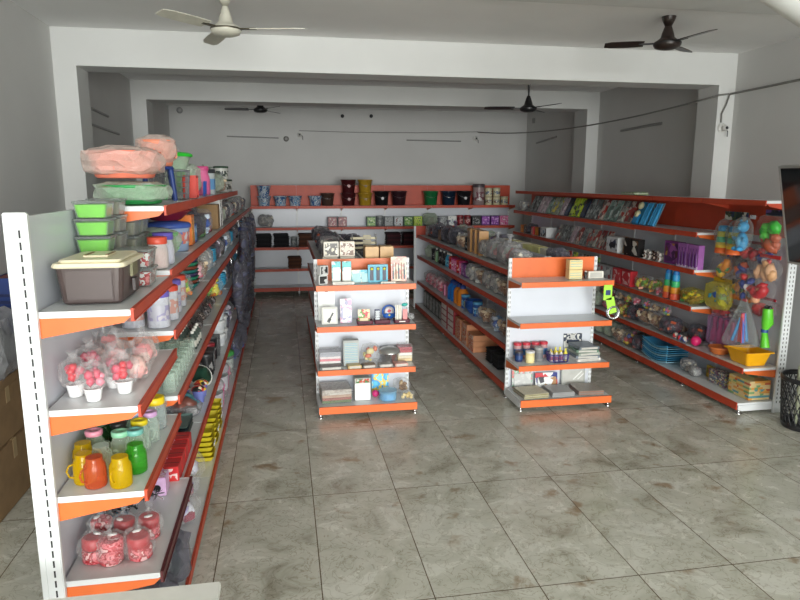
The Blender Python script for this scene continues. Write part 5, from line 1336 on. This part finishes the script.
# second
pk('white_back',.16,.3,C(232,236,232),'large white card leaning at the back','card',t=.008)
P('white_back',.385,6.17,Z[1],0,'i1_1')
def mk_scissor():
    r=root_('pouch_with_scissors'); T=Matrix.Rotation(-.12,4,'X')
    b=MB(); b.T=T; b.box(-.075,.075,-.006,.006,0,.165,0,.004).build('grey_pouch',C(190,190,182),r)
    b=MB(); b.T=T; b.box(-.058,.058,-.008,-.005,.02,.145).build('pale_insert',C(222,222,212),r)
    b=MB(); b.T=T@Matrix.Translation((-.01,-.011,.03))@Matrix.Rotation(.5,4,'Y'); b.box(-.008,.008,-.002,.002,0,.09).box(-.014,.014,-.002,.002,-.012,.03); b.build('dark_blade',C(50,54,54),r); return r
kind('scissor',mk_scissor,.16,.05,'grey pouch with dark blade inside','pouch',None); P('scissor',.40,6.0,Z[1],0,'i1_1')
pk('pinkdots',.11,.23,pattern('pinkdots',[hx(222,212,222),hx(216,206,216),hx(214,150,180),hx(150,150,180),hx(226,220,226)],36,'vor'),'tall white card dotted with pink','card',t=.02); P('pinkdots',.56,6.05,Z[1],0,'i1_1')
def mk_mtray(kind_):
    def f():
        r=root_('maroon_display_tray'); MB().taper(.15,.1,.155,.105,0,.035,0,.003,True,.003).build('tray',C(84,26,44),r)
        if kind_==0:
            MB().box(-.065,.05,-.01,.0,.01,.14,0,.002).build('cream_card',pattern('crm',[hx(226,206,170),hx(200,70,80),hx(90,150,70),hx(230,216,190)],15,'noise'),r); MB().box(-.05,.03,-.03,-.018,.02,.06).build('white_card',C(226,210,170),r)
        elif kind_==1:
            for k in range(4): MB().at(-.045,-.02,.04+.022*k).box(-.02,.02,-.012,.012,0,.018,0,.003).build('white_spool',C(214,220,224),r)
            MB().box(-.07,-.02,-.004,.004,.03,.135).build('navy_card',C(30,40,80),r)
        else:
            MB().box(-.06,-.0,-.01,.0,.01,.17,0,.002).build('striped_card',pattern('strp',[hx(226,222,206),hx(40,40,44),hx(220,216,200)],9,'wavX'),r); MB().box(.01,.055,-.02,-.008,.01,.13,0,.002).build('pink_card',C(222,140,140),r)
            MB().at(.03,0,.17).ico(.035,.012,.018,1,0,.3,4,3).build('teal_bow',C(60,180,170),r); MB().box(-.03,.03,-.053,-.051,.012,.022).build('white_mark',C(226,220,210),r)
        return r
    return f
for i,(x,ds) in enumerate(((.73,'maroon tray holding cream cards'),(.895,'maroon tray holding spools and navy card'),(1.085,'maroon tray with striped and pink cards'))):
    kind('mtray%d'%i,mk_mtray(i),.16,.11,ds,'display tray','maroon display trays on the left island'); P('mtray%d'%i,x,5.98,Z[1],0,'i1_1')
def mk_roundtoy():
    r=root_('round_hoop_toy'); pts=[(.062*math.cos(a),-.0,.075+.062*math.sin(a)) for a in [2*PI*k/20 for k in range(20)]]
    MB().tube(pts,.009,7,0,True).build('blue_hoop',C(30,90,180),r)
    MB().at(0,0,.08).ico(.045,.02,.045,2).build('white_face',C(232,222,222),r); MB().at(0,-.018,.085).ico(.02,.01,.018,1).build('pink_patch',C(226,110,130),r)
    MB().at(0,-.005,.035).ico(.065,.028,.032,2).build('blue_base',C(36,100,190),r); MB().at(0,-.03,.045).ico(.012,.008,.012,1).build('yellow_dot',C(230,214,60),r); return r
kind('roundtoy',mk_roundtoy,.14,.06,'round blue hoop toy with pink centre','toy',None); P('roundtoy',.945,5.925,Z[1]+.0,0,'i1_1') if False else P('roundtoy',.99,6.14,Z[1],0,'i1_1')
P('sbag_pale grey',1.19,6.08,Z[1],0,'i1_1',sc=.6)
# third
def mk_sandwich(w,d,h,cols):
    def f():
        r=root_('bagged_stack')
        n=len(cols); 
        for k,c in enumerate(cols): MB().box(-w/2+.01,w/2-.01,-d/2+.01,d/2-.01,.004+h*.85*k/n,.002+h*.85*(k+1)/n,0,.002).build('packet_layer',c,r)
        MB().box(-w/2,w/2,-d/2,d/2,0,h,0,.015).build('plastic_bag',FILM,r); return r
    return f
kind('pinkstack',mk_sandwich(.22,.16,.16,[C(150,150,150),C(226,224,220),C(214,130,140),C(222,214,214),C(170,172,180),C(160,162,170)]),.22,.16,'film wrapped stack with pink band','packet',None)
P('pinkstack',.40,6.10,Z[2],0,'i1_2')
kind('darkflat',mk_flat(.22,.12,.03,C(90,96,92)),.22,.12,'dark grey flat packet','packet',None); P('darkflat',.40,5.955,Z[2],.05,'i1_2')
kind('bluecard',mk_carton(.15,.1,.25,C(170,174,170),pattern('bluec',[hx(190,190,180),hx(60,170,200),hx(200,196,170),hx(50,150,190),hx(180,184,184)],9,'wavZ')),.16,.11,'grey box with blue banded print','box',None); P('bluecard',.60,6.06,Z[2],0,'i1_2')
kind('yelbag',mk_bagged(.2,.13,.22,[C(224,214,160),C(214,120,90),C(200,190,120)],91,FILM,blobs=8,knot=False),.2,.14,'clear bag of pale yellow goods','bag',None); P('yelbag',.80,6.08,Z[2],0,'i1_2')
def mk_steel():
    r=root_('steel_bowl'); MB().lathe([(.06,0),(.075,.01),(.1,.1),(.105,.105),(.098,.105),(.07,.014)],24).build('bowl_body',CHROME,r)
    MB().at(0,0,.106).lathe([(.106,0),(.1,.03),(.05,.05),(.01,.055)],24).build('domed_lid',plain('grey_lid_s',hx(150,150,146),.3,metal=.5),r); return r
kind('steelbowl',mk_steel,.22,.22,'round steel container with grey lid','bowl',None); P('steelbowl',.985,6.07,Z[2],0,'i1_2')
kind('redbook',mk_sandwich(.16,.14,.17,[C(216,190,140),C(206,196,170),C(226,226,220),C(170,60,66),C(150,44,56)]),.16,.14,'wrapped stack topped with dark red packets','packet',None); P('redbook',1.15,6.09,Z[2],0,'i1_2') if False else P('redbook',1.14,6.13,Z[2],0,'i1_2')
for i,(x,c,d) in enumerate(((.62,C(196,170,110),'tan'),(.76,C(120,110,100),'brown'),(.92,C(130,120,116),'grey'),(1.07,C(190,130,120),'pink'))):
    kind('lowp%d'%i,mk_flat(.13,.1,.03,C(*[int(v) for v in ((196,170,110),(120,110,100),(160,156,150),(200,150,140))[i]]),'small_packet'),.13,.1,'small %s packet at the shelf front'%d,'packet',None); P('lowp%d'%i,x,5.95,Z[2],.1,'i1_2')
# bottom
def mk_fabric(w,d,h,cols,nm='bagged_fabric',ang=0):
    def f():
        r=root_(nm); rr=random.Random(5)
        for k,c in enumerate(cols): MB().at(rr.uniform(-.005,.005),0,h*k/len(cols)).box(-w/2+.008,w/2-.008,-d/2+.008,d/2-.008,.002,h/len(cols),0,.006).build('folded_fabric',c,r)
        g=MB().box(-w/2,w/2,-d/2,d/2,0,h*1.05,0,.012); g.build('plastic_bag',FILM,r); return r
    return f
QL=pattern('quilt_print',[hx(176,168,158),hx(160,150,142),hx(190,184,176)],40,'vor')
kind('quilt',mk_fabric(.3,.28,.13,[C(90,110,70),C(150,90,80),C(176,150,130),QL,QL]),.3,.28,'wrapped pile of grey quilted fabric','fabric pile',None); P('quilt',.44,6.03,Z[3],.05,'i1_3')
kind('whitebox_s',mk_carton(.15,.13,.17,C(232,234,232),C(236,238,236)),.16,.14,'plain white box','box',None); P('whitebox_s',.70,6.00,Z[3],0,'i1_3')
kind('fruitbox',mk_carton(.15,.13,.05,C(186,190,180),pattern('fruit',[hx(200,200,190),hx(60,110,50),hx(190,60,40),hx(190,190,180)],22,'noise')),.16,.14,'grey fruit print box on white box','box',None); P('fruitbox',.70,6.0,Z[3]+.172,0,'i1_3')
kind('bluetall',mk_pack(.17,.28,pattern('bluetall',[hx(90,190,226),hx(70,160,214),hx(230,200,90),hx(130,210,235),hx(60,140,200)],11,'noise'),lean=-.05),.17,.06,'tall bright blue printed packet','packet',None); P('bluetall',.90,6.14,Z[3],0,'i1_3')
kind('pinkball2',lambda: ball_('pink_ball',.035,C(206,50,120)),.07,.07,'small magenta ball','ball',None); P('pinkball2',.835,6.02,Z[3],0,'i1_3')
kind('bluebasket',mk_jar(.085,.11,film('bluish',(.8,.92,1),.4,(.35,.62,.8)),None,'clear_blue_tub',neck=1.05,inner=C(80,160,214)),.18,.18,'clear tub of blue pieces','tub',None); P('bluebasket',.945,5.93,Z[3],0,'i1_3')
kind('tanbag',mk_bagged(.18,.14,.17,[C(150,116,80),C(176,150,110),C(120,90,60)],92,FILM,blobs=8,knot=False),.18,.15,'bag of tan and brown goods','bag',None); P('tanbag',1.11,6.10,Z[3],0,'i1_3')
kind('goldbag',mk_bagged(.15,.1,.09,[C(206,180,110),C(226,206,150)],93,FILM,blobs=8,knot=False),.15,.1,'small bag of gold beads','bag',None); P('goldbag',1.13,5.90,Z[3],0,'i1_3')
# ------------------------------------------------------------------ right island
y2=5.9
kind('yelstack',mk_carton(.11,.07,.075,C(226,206,150),pattern('ys',[hx(226,206,150),hx(222,200,130),hx(70,170,190),hx(226,210,160)],8,'wavZ')),.12,.08,'cream box with teal band','box','cream boxes on the right island')
P('yelstack',2.81,5.93,1.255,0,'i2_0','lower',sc=1.25); P('yelstack',2.81,5.93,1.255+.097,0,'i2_0','upper',sc=1.25)
def mk_blackfig():
    r=root_('black_spool'); MB().lathe([(.014,0),(.018,.02),(.01,.03),(.016,.05),(.016,.06),(.006,.065)],12).build('spool_body',BLACK,r); MB().at(0,0,.065).ico(.012,.012,.014,1).build('white_knob',C(220,220,214),r); return r
kind('blackfig',mk_blackfig,.04,.04,'small black spool with white knob','spool',None); P('blackfig',2.93,5.92,1.255,0,'i2_0')
kind('whitecard',mk_flat(.16,.05,.07,C(232,228,216),'white_card_box'),.16,.05,'low white card box','box',None); P('whitecard',3.035,5.93,1.255,0,'i2_0')
Z2=(1.255,.857,.432,.112)
kind('redjar',mk_can(.04,.16,C(190,150,150),C(190,50,66),band=C(60,110,160)),.09,.09,'canister with red lid','canister','red lidded canisters on the right island')
for x in (2.30,2.395,2.49,2.58): P('redjar',x,6.06,Z2[2],0,'i2_2')
kind('yelcan',mk_can(.045,.12,C(220,206,150),C(206,206,206),band=C(226,214,160)),.1,.1,'pale yellow can','can',None); P('yelcan',2.365,5.88,Z2[2],0,'i2_2')
kind('greycan',mk_can(.045,.14,C(130,130,128),C(160,160,158),band=C(110,112,116)),.1,.1,'grey metal can','can',None); P('greycan',2.475,5.93,Z2[2],0,'i2_2')
kind('dkcan',mk_can(.04,.1,C(40,50,90),C(60,60,66),band=C(40,70,120)),.09,.09,'navy can','can',None); P('dkcan',2.275,5.95,Z2[2],0,'i2_2')
def mk_purplebasket(): return mk_basket(.2,.15,.08,C(66,56,130),'purple_basket')()
kind('purplebasket',mk_purplebasket,.24,.18,'purple openwork basket','basket',None); P('purplebasket',2.655,5.88,Z2[2],0,'i2_2')
W['pb']=('standing in the purple basket',0,LF)
kind('whitebot',mk_bottle(.02,.11,C(226,222,220),C(230,206,60),C(214,120,120)),.045,.045,'small white bottle with yellow cap','bottle','white bottles in the purple basket')
kind('yelbot',mk_bottle(.02,.13,C(226,214,80),C(236,226,60),C(230,230,220)),.045,.045,'small yellow bottle','bottle','yellow bottles in the purple basket')
for i,(dx,dy) in enumerate(((-.075,-.03),(-.025,-.035),(.025,-.03),(.07,-.03),(-.06,.03),(-.01,.03),(.04,.035))): P('whitebot' if i not in (3,5,6) else 'yelbot',2.655+dx,5.88+dy,Z2[2]+.006,0,'pb')
for i in range(5):
    kind('cloth%d'%i,mk_flat(.26-.01*i,.24,.028,[C(226,222,216),C(120,130,140),C(150,160,150),C(90,120,100),C(110,120,126)][i],'wrapped_cloth'),.26,.24,['white and grey','blue grey','pale green','dark green','slate'][i]+' wrapped cloth','cloth','wrapped cloths on the right island')
    P('cloth%d'%i,2.955,5.93,Z2[2]+.03*i,[.1,-.06,.08,-.1,.05][i],'i2_2')
pk('shirtpack',.2,.22,pattern('shirt',[hx(60,76,100),hx(190,190,186),hx(40,50,70),hx(206,206,200)],9,'noise'),'standing clear pack with navy print','packet',fm=pattern('shirt2',[hx(60,76,100),hx(206,206,200),hx(40,50,70)],9,'noise'),t=.02); P('shirtpack',2.92,6.09,Z2[2]+.0,0,'i2_2')
# bottom shelf
pk('bagcard',.22,.2,pattern('bagc',[hx(206,206,204),hx(190,192,190),hx(120,180,150),hx(206,120,120),hx(200,202,200)],16,'noise'),'leaning clear pack with pale prints','packet',fm=pattern('bagc2',[hx(206,206,204),hx(190,192,190),hx(200,202,200)],10,'noise')); P('bagcard',2.37,6.07,Z2[3],0,'i2_3')
pk('whiteprint',.24,.15,pattern('wp',[hx(230,232,232),hx(226,228,228),hx(200,60,70),hx(50,60,130),hx(228,230,230)],20,'vor'),'white packet with red and blue print','packet',fm=pattern('wp2',[hx(230,232,232),hx(170,130,90),hx(60,60,70),hx(228,230,230)],16,'vor'),t=.03,hole=False); P('whiteprint',2.62,6.04,Z2[3],0,'i2_3')
def mk_frame():
    r=root_('clear_framed_sheet'); T=Matrix.Rotation(-.08,4,'X')
    b=MB(); b.T=T; b.box(-.13,.13,-.004,.004,0,.25).build('grey_sheet',C(190,190,184),r)
    b=MB(); b.T=T; b.box(-.13,.13,-.009,-.004,0,.012).box(-.13,.13,-.009,-.004,.238,.25).box(-.13,-.118,-.009,-.004,0,.25).box(.118,.13,-.009,-.004,0,.25).build('frame',C(170,174,168),r); 
    for dx in (0,.05): 
        b=MB(); b.T=T@Matrix.Translation((dx,-.006,.05))@Matrix.Rotation(.85,4,'Y'); b.box(-.006,.006,-.001,.001,0,.13).build('pale_strip',C(226,228,224),r)
    return r
kind('frame',mk_frame,.27,.04,'framed grey sheet leaning against back','frame',None); P('frame',2.93,6.08,Z2[3],0,'i2_3')
for i,(x,c,n) in enumerate(((2.37,[C(206,200,150),C(150,140,90),C(214,206,170)],'cream and green'),(2.66,[C(176,178,178),C(160,162,162)],'silver grey'),(2.96,[C(150,130,110),C(176,110,90),C(150,140,124)],'brown and red'))):
    kind('mag%d'%i,mk_fabric(.28 if i!=1 else .25,.28,.045,c*2,'flat_wrapped_stack'),.28,.28,'low wrapped stack of %s sheets'%n,'paper stack','low wrapped stacks on the right island'); P('mag%d'%i,x,5.84,Z2[3],[.08,0,-.06][i],'i2_3')
# neon green tape hanging from the right end of the top shelf
def mk_neon():
    r=root_('neon_tape_roll'); b=MB()
    b.box(-.035,.035,-.004,.004,-.12,0,0,.002); b.at(.02,0,-.11,0,-.25,0).box(-.035,.035,-.004,.004,-.12,0.01,0,.002); b.at(); b.build('green_tape',C(170,230,70),r)
    MB().at(0,0,-.02).box(-.02,.02,-.0055,-.004,-.06,-.02).build('blue_mark',C(40,60,110),r)
    MB().at(.055,0,-.22,PI/2,0,0).lathe([(.04,-.012),(.055,-.012),(.055,.012),(.04,.012),(.04,-.012)],18,0,False,False).build('silver_roll',CHROME,r); return r
W['i2_s']=('off the right island top shelf',0,LF)
kind('neon',mk_neon,.16,.04,'neon green tape roll hanging','tape',None); P('neon',3.08,5.735,1.215,0,'i2_s',sc=1.25)
# ------------------------------------------------------------------ back wall run
for t,n in enumerate(('top shelf','second shelf','third shelf','fourth shelf')): W['g5_%d'%t]=('back run '+n,0,LF)
yb=12.86; z=1.732
BW=pattern('bluewhite_tub',[hx(206,214,220),hx(60,100,150),hx(190,200,210),hx(90,140,180)],12,'noise')
kind('bw_bucket',mk_bucket(.1,.125,.19,BW),.27,.27,'blue and white patterned bucket','bucket','patterned buckets on the back run')
def bk(key,c,ds,h=.25,lab=None,r=.13): kind(key,mk_bucket(r*.8,r,h,C(*c),lab=lab),r*2.15,r*2.15,ds,'bucket','plastic buckets on the back run')
bk('b_maroon',(70,20,26),'dark maroon bucket',.25,C(190,150,150),.145); bk('b_gold',(176,140,40),'gold bucket',.25,C(120,90,30),.14); bk('b_black',(24,22,26),'black bucket',.28,C(200,200,200),.15); bk('b_plum',(52,26,34),'dark plum bucket',.28,None,.155)
bk('b_green',(24,110,60),'green bucket',.28,None,.15); bk('b_navy',(22,40,60),'navy bucket',.28,None,.15); bk('b_blk2',(20,20,22),'black bucket with green label',.26,C(110,150,60),.14); bk('b_brown',(74,54,46),'brown bucket',.24,None,.13)
P('bw_bucket',-.36,yb,z,0,'g5_0'); P('bw_bucket',-.05,yb,z,0,'g5_0'); P('bw_bucket',.23,yb,z,0,'g5_0'); P('tin',-.5,yb-.0,z,0,'g5_0') if False else None
def mk_tiltb():
    r=root_('patterned_pail'); MB().at(0,0,.0,0,.25,0).lathe([(.09,.02),(.12,.3),(.125,.31)],18).build('pail_body',BW,r); MB().at(.0,0,.0,0,.25,0).lathe([(.128,.3),(.13,.32),(.1,.33)],18).build('lid',C(206,212,214),r); return r
P('bw_bucket',-.36,yb,z+.195,0,'g5_0','stacked')
P('bw_bucket',.62,yb,z,0,'g5_0'); P('b_brown',.86,yb,z,0,'g5_0')
P('b_maroon',1.27,yb,z,0,'g5_0','lower'); P('b_maroon',1.27,yb,z+.253,0,'g5_0','upper'); P('b_gold',1.60,yb,z,0,'g5_0','lower'); P('b_gold',1.60,yb,z+.253,0,'g5_0','upper')
P('b_black',1.93,yb,z,0,'g5_0'); P('b_plum',2.28,yb,z,0,'g5_0'); P('b_green',2.98,yb,z,0,'g5_0') if False else P('b_green',2.95-.02,yb,z,0,'g5_0') 
P('b_navy',3.30,yb,z,0,'g5_0') ; P('b_black',3.62,yb,z,0,'g5_0'); 
kind('tallcan',mk_can(.12,.42,C(150,130,130),C(70,60,66),'tall_canister',band=pattern('tallc',[hx(160,150,150),hx(110,60,70),hx(190,184,180)],9,'noise')),.25,.25,'very tall printed canister with dark lid','canister',None)
P('tallcan',3.93,yb,z,0,'g5_0')
kind('mini_tin',mk_can(.075,.17,C(214,206,170),C(190,180,150),'tin',band=pattern('mt',[hx(206,196,160),hx(60,90,120),hx(214,206,176),hx(90,60,50)],14,'noise')),.16,.16,'cream printed tin','tin','cream printed tins on the back run')
for x,zz in ((4.14,0),(4.14,.173),(4.31,0),(4.31,.173),(4.48,0)): P('mini_tin',x,yb,z+zz,0,'g5_0',['lower','upper'][zz>0])
z=1.322
SC5={1:1.35,2:1.25,3:1.1}
def row5(t,z,seq,x0):
    x=x0
    for k in seq:
        if k is None: x+=.3; continue
        if isinstance(k,float): x=max(x,k); continue
        w_=K[k][1]*SC5[t]
        if x+w_>4.62: break
        P(k,x+w_/2,yb,z,0,'g5_%d'%t,sc=SC5[t]); x+=w_+.008
row5(1,z,['bag_pale grey',.85,'carton_maroon','carton_maroon',1.62,'carton_green','can_grey','carton_grey','carton_silver','carton_green',2.35,'carton_lime','bag_green and brown','carton_grey','carton_white',2.97,'can_maroon','can_maroon','carton_black','carton_purple','carton_purple','carton_pink','carton_purple','bottle_green','bottle_green','bottle_lime','bottle_green','bottle_green','bottle_lime'],-.5)
row5(2,.942,['cloth_black','cloth_black',.0,'can_grey','cloth_brown','cloth_brown',1.0,'bag_red and black','carton_red',2.0,'cloth_maroon','cloth_maroon','cloth_maroon',2.9,'carton_black',3.2,'bag_tan','bag_pinkish','carton_brown','carton_orange','bag_dark','bag_pinkish'],-.55)
row5(3,.522,[.05,'cloth_brown',1.1,'bag_dark','bag_dark','cloth_black','bag_tan',2.6,'bag_dark','carton_brown','bag_red and black','bag_dark'],-.5)
# ------------------------------------------------------------------ fans
def mk_ceilfan(name,label,x,y,zh,a0,m,m2,R=.6,rod=.16,tipdrop=0,group='ceiling fans'):
    r=empty(name,(x,y,CE)); tag(r,label,'ceiling fan',group)
    d=zh-CE
    MB().lathe([(.012,d+.21),(.04,-.12) if False else (.02,-.105),(.055,-.03),(.062,-.002)],20).build('canopy',m,r)
    MB().tube([(0,0,-.06),(0,0,d+.06)],.011,10).build('down_rod',m,r)
    MB().lathe([(.022,d+.17),(.05,d+.09),(.06,d+.05),(.085,d+.03),(.115,d+.012),(.12,d-.012),(.105,d-.035),(.06,d-.05),(.01,d-.054)],28).build('motor_housing',m,r)
    MB().lathe([(.121,d+.006),(.123,d),(.121,d-.006)],28,0,False,False).build('trim_ring',m2,r)
    for k in range(3):
        a=a0+k*2*PI/3; T=Matrix.Rotation(a,4,'Z')@Matrix.Translation((0,0,d+.004))
        bl=MB(); bl.T=T@Matrix.Rotation(.2,4,'X')
        rs=[]
        for t in range(7):
            q=.2+(R-.2)*t/6; w=.058+.006*math.sin(t/6*PI); 
            if t==6: w*=.75
            dz=-tipdrop*((t/6)**1.5)
            rs.append([(q,-w,dz-.003),(q,w,dz-.003),(q,w,dz+.003),(q,-w,dz+.003)])
        bl.rings(rs,0,True,True,False); b=bl.build('blade',m,r)
        h=MB(); h.T=T; h.box(.1,.24,-.018,.018,-.006,.004).build('blade_bracket',m2,b)
    return r
IV=plain('ivory_fan',hx(206,204,190),.35); BR=plain('brown_fan',hx(44,34,30),.3); BK=plain('black_fan',(.015,.015,.016),.35)
mk_ceilfan('ceiling_fan','ivory three-bladed ceiling fan hanging near the front left',-.403,5.56,3.38,math.radians(108),IV,plain('bronze_ring',hx(90,84,70),.3,metal=.7),.63)
mk_ceilfan('ceiling_fan','dark brown ceiling fan hanging near the front right',3.433,5.594,3.42,math.radians(38),BR,BK,.54)
mk_ceilfan('ceiling_fan','black ceiling fan on longer rod beyond the first beam, right side',3.45,9.0,3.22,math.radians(-70),BK,BK,.62)
mk_ceilfan('ceiling_fan','small black ceiling fan far back on the left',-.34,11.85,3.42,math.radians(-60),BK,BK,.6)
# ------------------------------------------------------------------ wiring, sockets, conduit strips
def wallthing(name,label,cat,mb,m,loc=(0,0,0),group=None):
    o=mb.build(name,m); o.location=loc; tag(o,label,cat,group); return o
WIRE=plain('grey_wire',hx(120,120,116),.5)
pts=[(-2.05,13.585,0)]
def sag(a,b,s,n=14):
    a=Vector(a); b=Vector(b); return [tuple(a.lerp(b,i/n)-Vector((0,0,s*4*(i/n)*(1-i/n)))) for i in range(n+1)]
line=sag((.36,13.59,3.21),(4.1,13.58,3.24),.03)
wallthing('cable','thin cable running along the top of back wall','cable',MB().tube(line,.006,5),WIRE)
line=sag((4.1,13.55,3.23),(4.99,6.98,3.185),.16,24)+[(5.1,6.97,3.2)]
wallthing('cable','sagging grey cable from back wall to right pillar','cable',MB().tube(line,.011,6),WIRE)
wallthing('cable','twisted grey cable along the right wall to front','cable',MB().tube(sag((5.12,6.97,3.2),(5.17,2.5,3.30),.02),.013,6),WIRE)
wallthing('cable','short cable dropping to the camera on right pillar','cable',MB().tube([(5.12,6.975,3.2),(5.08,6.97,3.08),(5.04,6.98,2.98),(5.045,6.985,2.88)],.009,6),WIRE)
def mk_cctv(x,y,z,lab):
    r=empty('wall_camera',(x,y,z)); tag(r,lab,'camera')
    b=MB().at(0,0,0,PI/2,0,0).lathe([(.05,0),(.052,.02),(.03,.03)],16); b.at(); b.build('mount',C(226,226,222),r)
    MB().at(0,-.06,-.005).ico(.036,.04,.036,2).build('camera_body',C(206,206,202),r); MB().at(0,-.098,-.005).ico(.02,.01,.02,1).build('lens',DARK,r)
    MB().tube([(.03,-.02,0),(.06,-.03,-.04),(.06,-.03,-.1)],.006,5).build('loose_wire',BLACK,r)
mk_cctv(5.06,6.99,2.82,'small white dome camera with dark lens on right pillar')
mk_cctv(.37,13.59,3.13,'small white camera with looped wire on back wall')
mk_cctv(4.05,13.59,3.10,'small camera with dangling wire, right side of back wall')
def conduit(label,a,b,r=.014): wallthing('conduit_strip',label,'conduit',MB().tube([a,b],r,6),C(140,140,138),group='plaster strips on the walls')
conduit('thin grey strip on back wall, left part',(-1.06,13.59,3.08),(-.05,13.59,3.06))
conduit('thin pale strip on back wall, right part',(2.57,13.59,3.05),(3.74,13.59,3.04))
conduit('grey strip on right wall between the two beams',(5.19,8.45,3.0),(5.19,9.55,2.98),.02)
conduit('grey strip on right wall of rear room part',(5.19,12.0,3.05),(5.19,13.0,2.99),.018)
conduit('grey strip on left wall near the front beam',(-2.13,5.6,2.93),(-2.13,5.0,2.99),.016)
conduit('long grey strip on left wall between beams',(-2.13,8.0,2.84),(-2.13,9.4,2.82),.016)
conduit('short grey strip on left wall between beams',(-2.13,8.2,3.02),(-2.13,8.9,3.0),.016)
conduit('grey strip on right wall near the front',(5.19,5.6,2.86),(5.19,4.8,2.9),.02)
for i,(x,z,l) in enumerate(((1.24,3.51,'left of two dark round wall boxes high on back wall'),(1.83,3.52,'right of two dark round wall boxes high on back wall'))):
    wallthing('junction_box',l,'wall box',MB().at(0,0,0,PI/2,0,0).lathe([(.035,0),(.036,.02),(.02,.03)],14),DARK,(x,13.6,z))
wallthing('junction_box','grey round box low beside the left strip on back wall','wall box',MB().at(0,0,0,PI/2,0,0).lathe([(.055,0),(.055,.02),(.025,.03)],14),C(120,118,114),(.1,13.6,3.045))
wallthing('junction_box','pale round box in the upper left corner of back wall','wall box',MB().at(0,0,0,PI/2,0,0).lathe([(.06,0),(.06,.02),(.03,.03)],14),C(150,150,150),(-1.93,13.6,3.56))
wallthing('junction_box','small box on right wall of rear room part','wall box',MB().box(-.03,0,-.05,.05,-.05,.05,0,.005),C(150,150,146),(5.2,13.2,3.45))

# rolled white sheet below the ceiling near the front, only its lower edge in view
r=empty('rolled_sheet',(2.7,3.0,3.08)); tag(r,'thick roll of white sheet slung below the ceiling, upper right corner','rolled sheet')
b=MB().tube([(-.6,0,.29),(-.1,0,.045),(.3,0,-.145),(.7,0,-.33)],.15,20).build('roll',plain('white_sheet',hx(214,216,214),.5,var=.02),r)
for x,z in ((-.45,.215),(.6,-.285)):
    MB().tube([(x+.07*math.cos(a),.155*math.sin(a),z+.14*math.cos(a)) for a in [2*PI*k/16 for k in range(16)]],.008,5,0,True).build('strap',C(150,150,148),r)
    MB().tube([(x+.07,0,z+.13),(x+.07,0,.545)],.006,5).build('hanger',CHROME,r)
finish_labels()
for o in bpy.data.objects:
    l=o.get('label')
    if l and not (4<=len(l.split())<=16): print('LABELLEN',len(l.split()),l)
print('COUNT things',sum(1 for o in bpy.data.objects if o.parent is None))
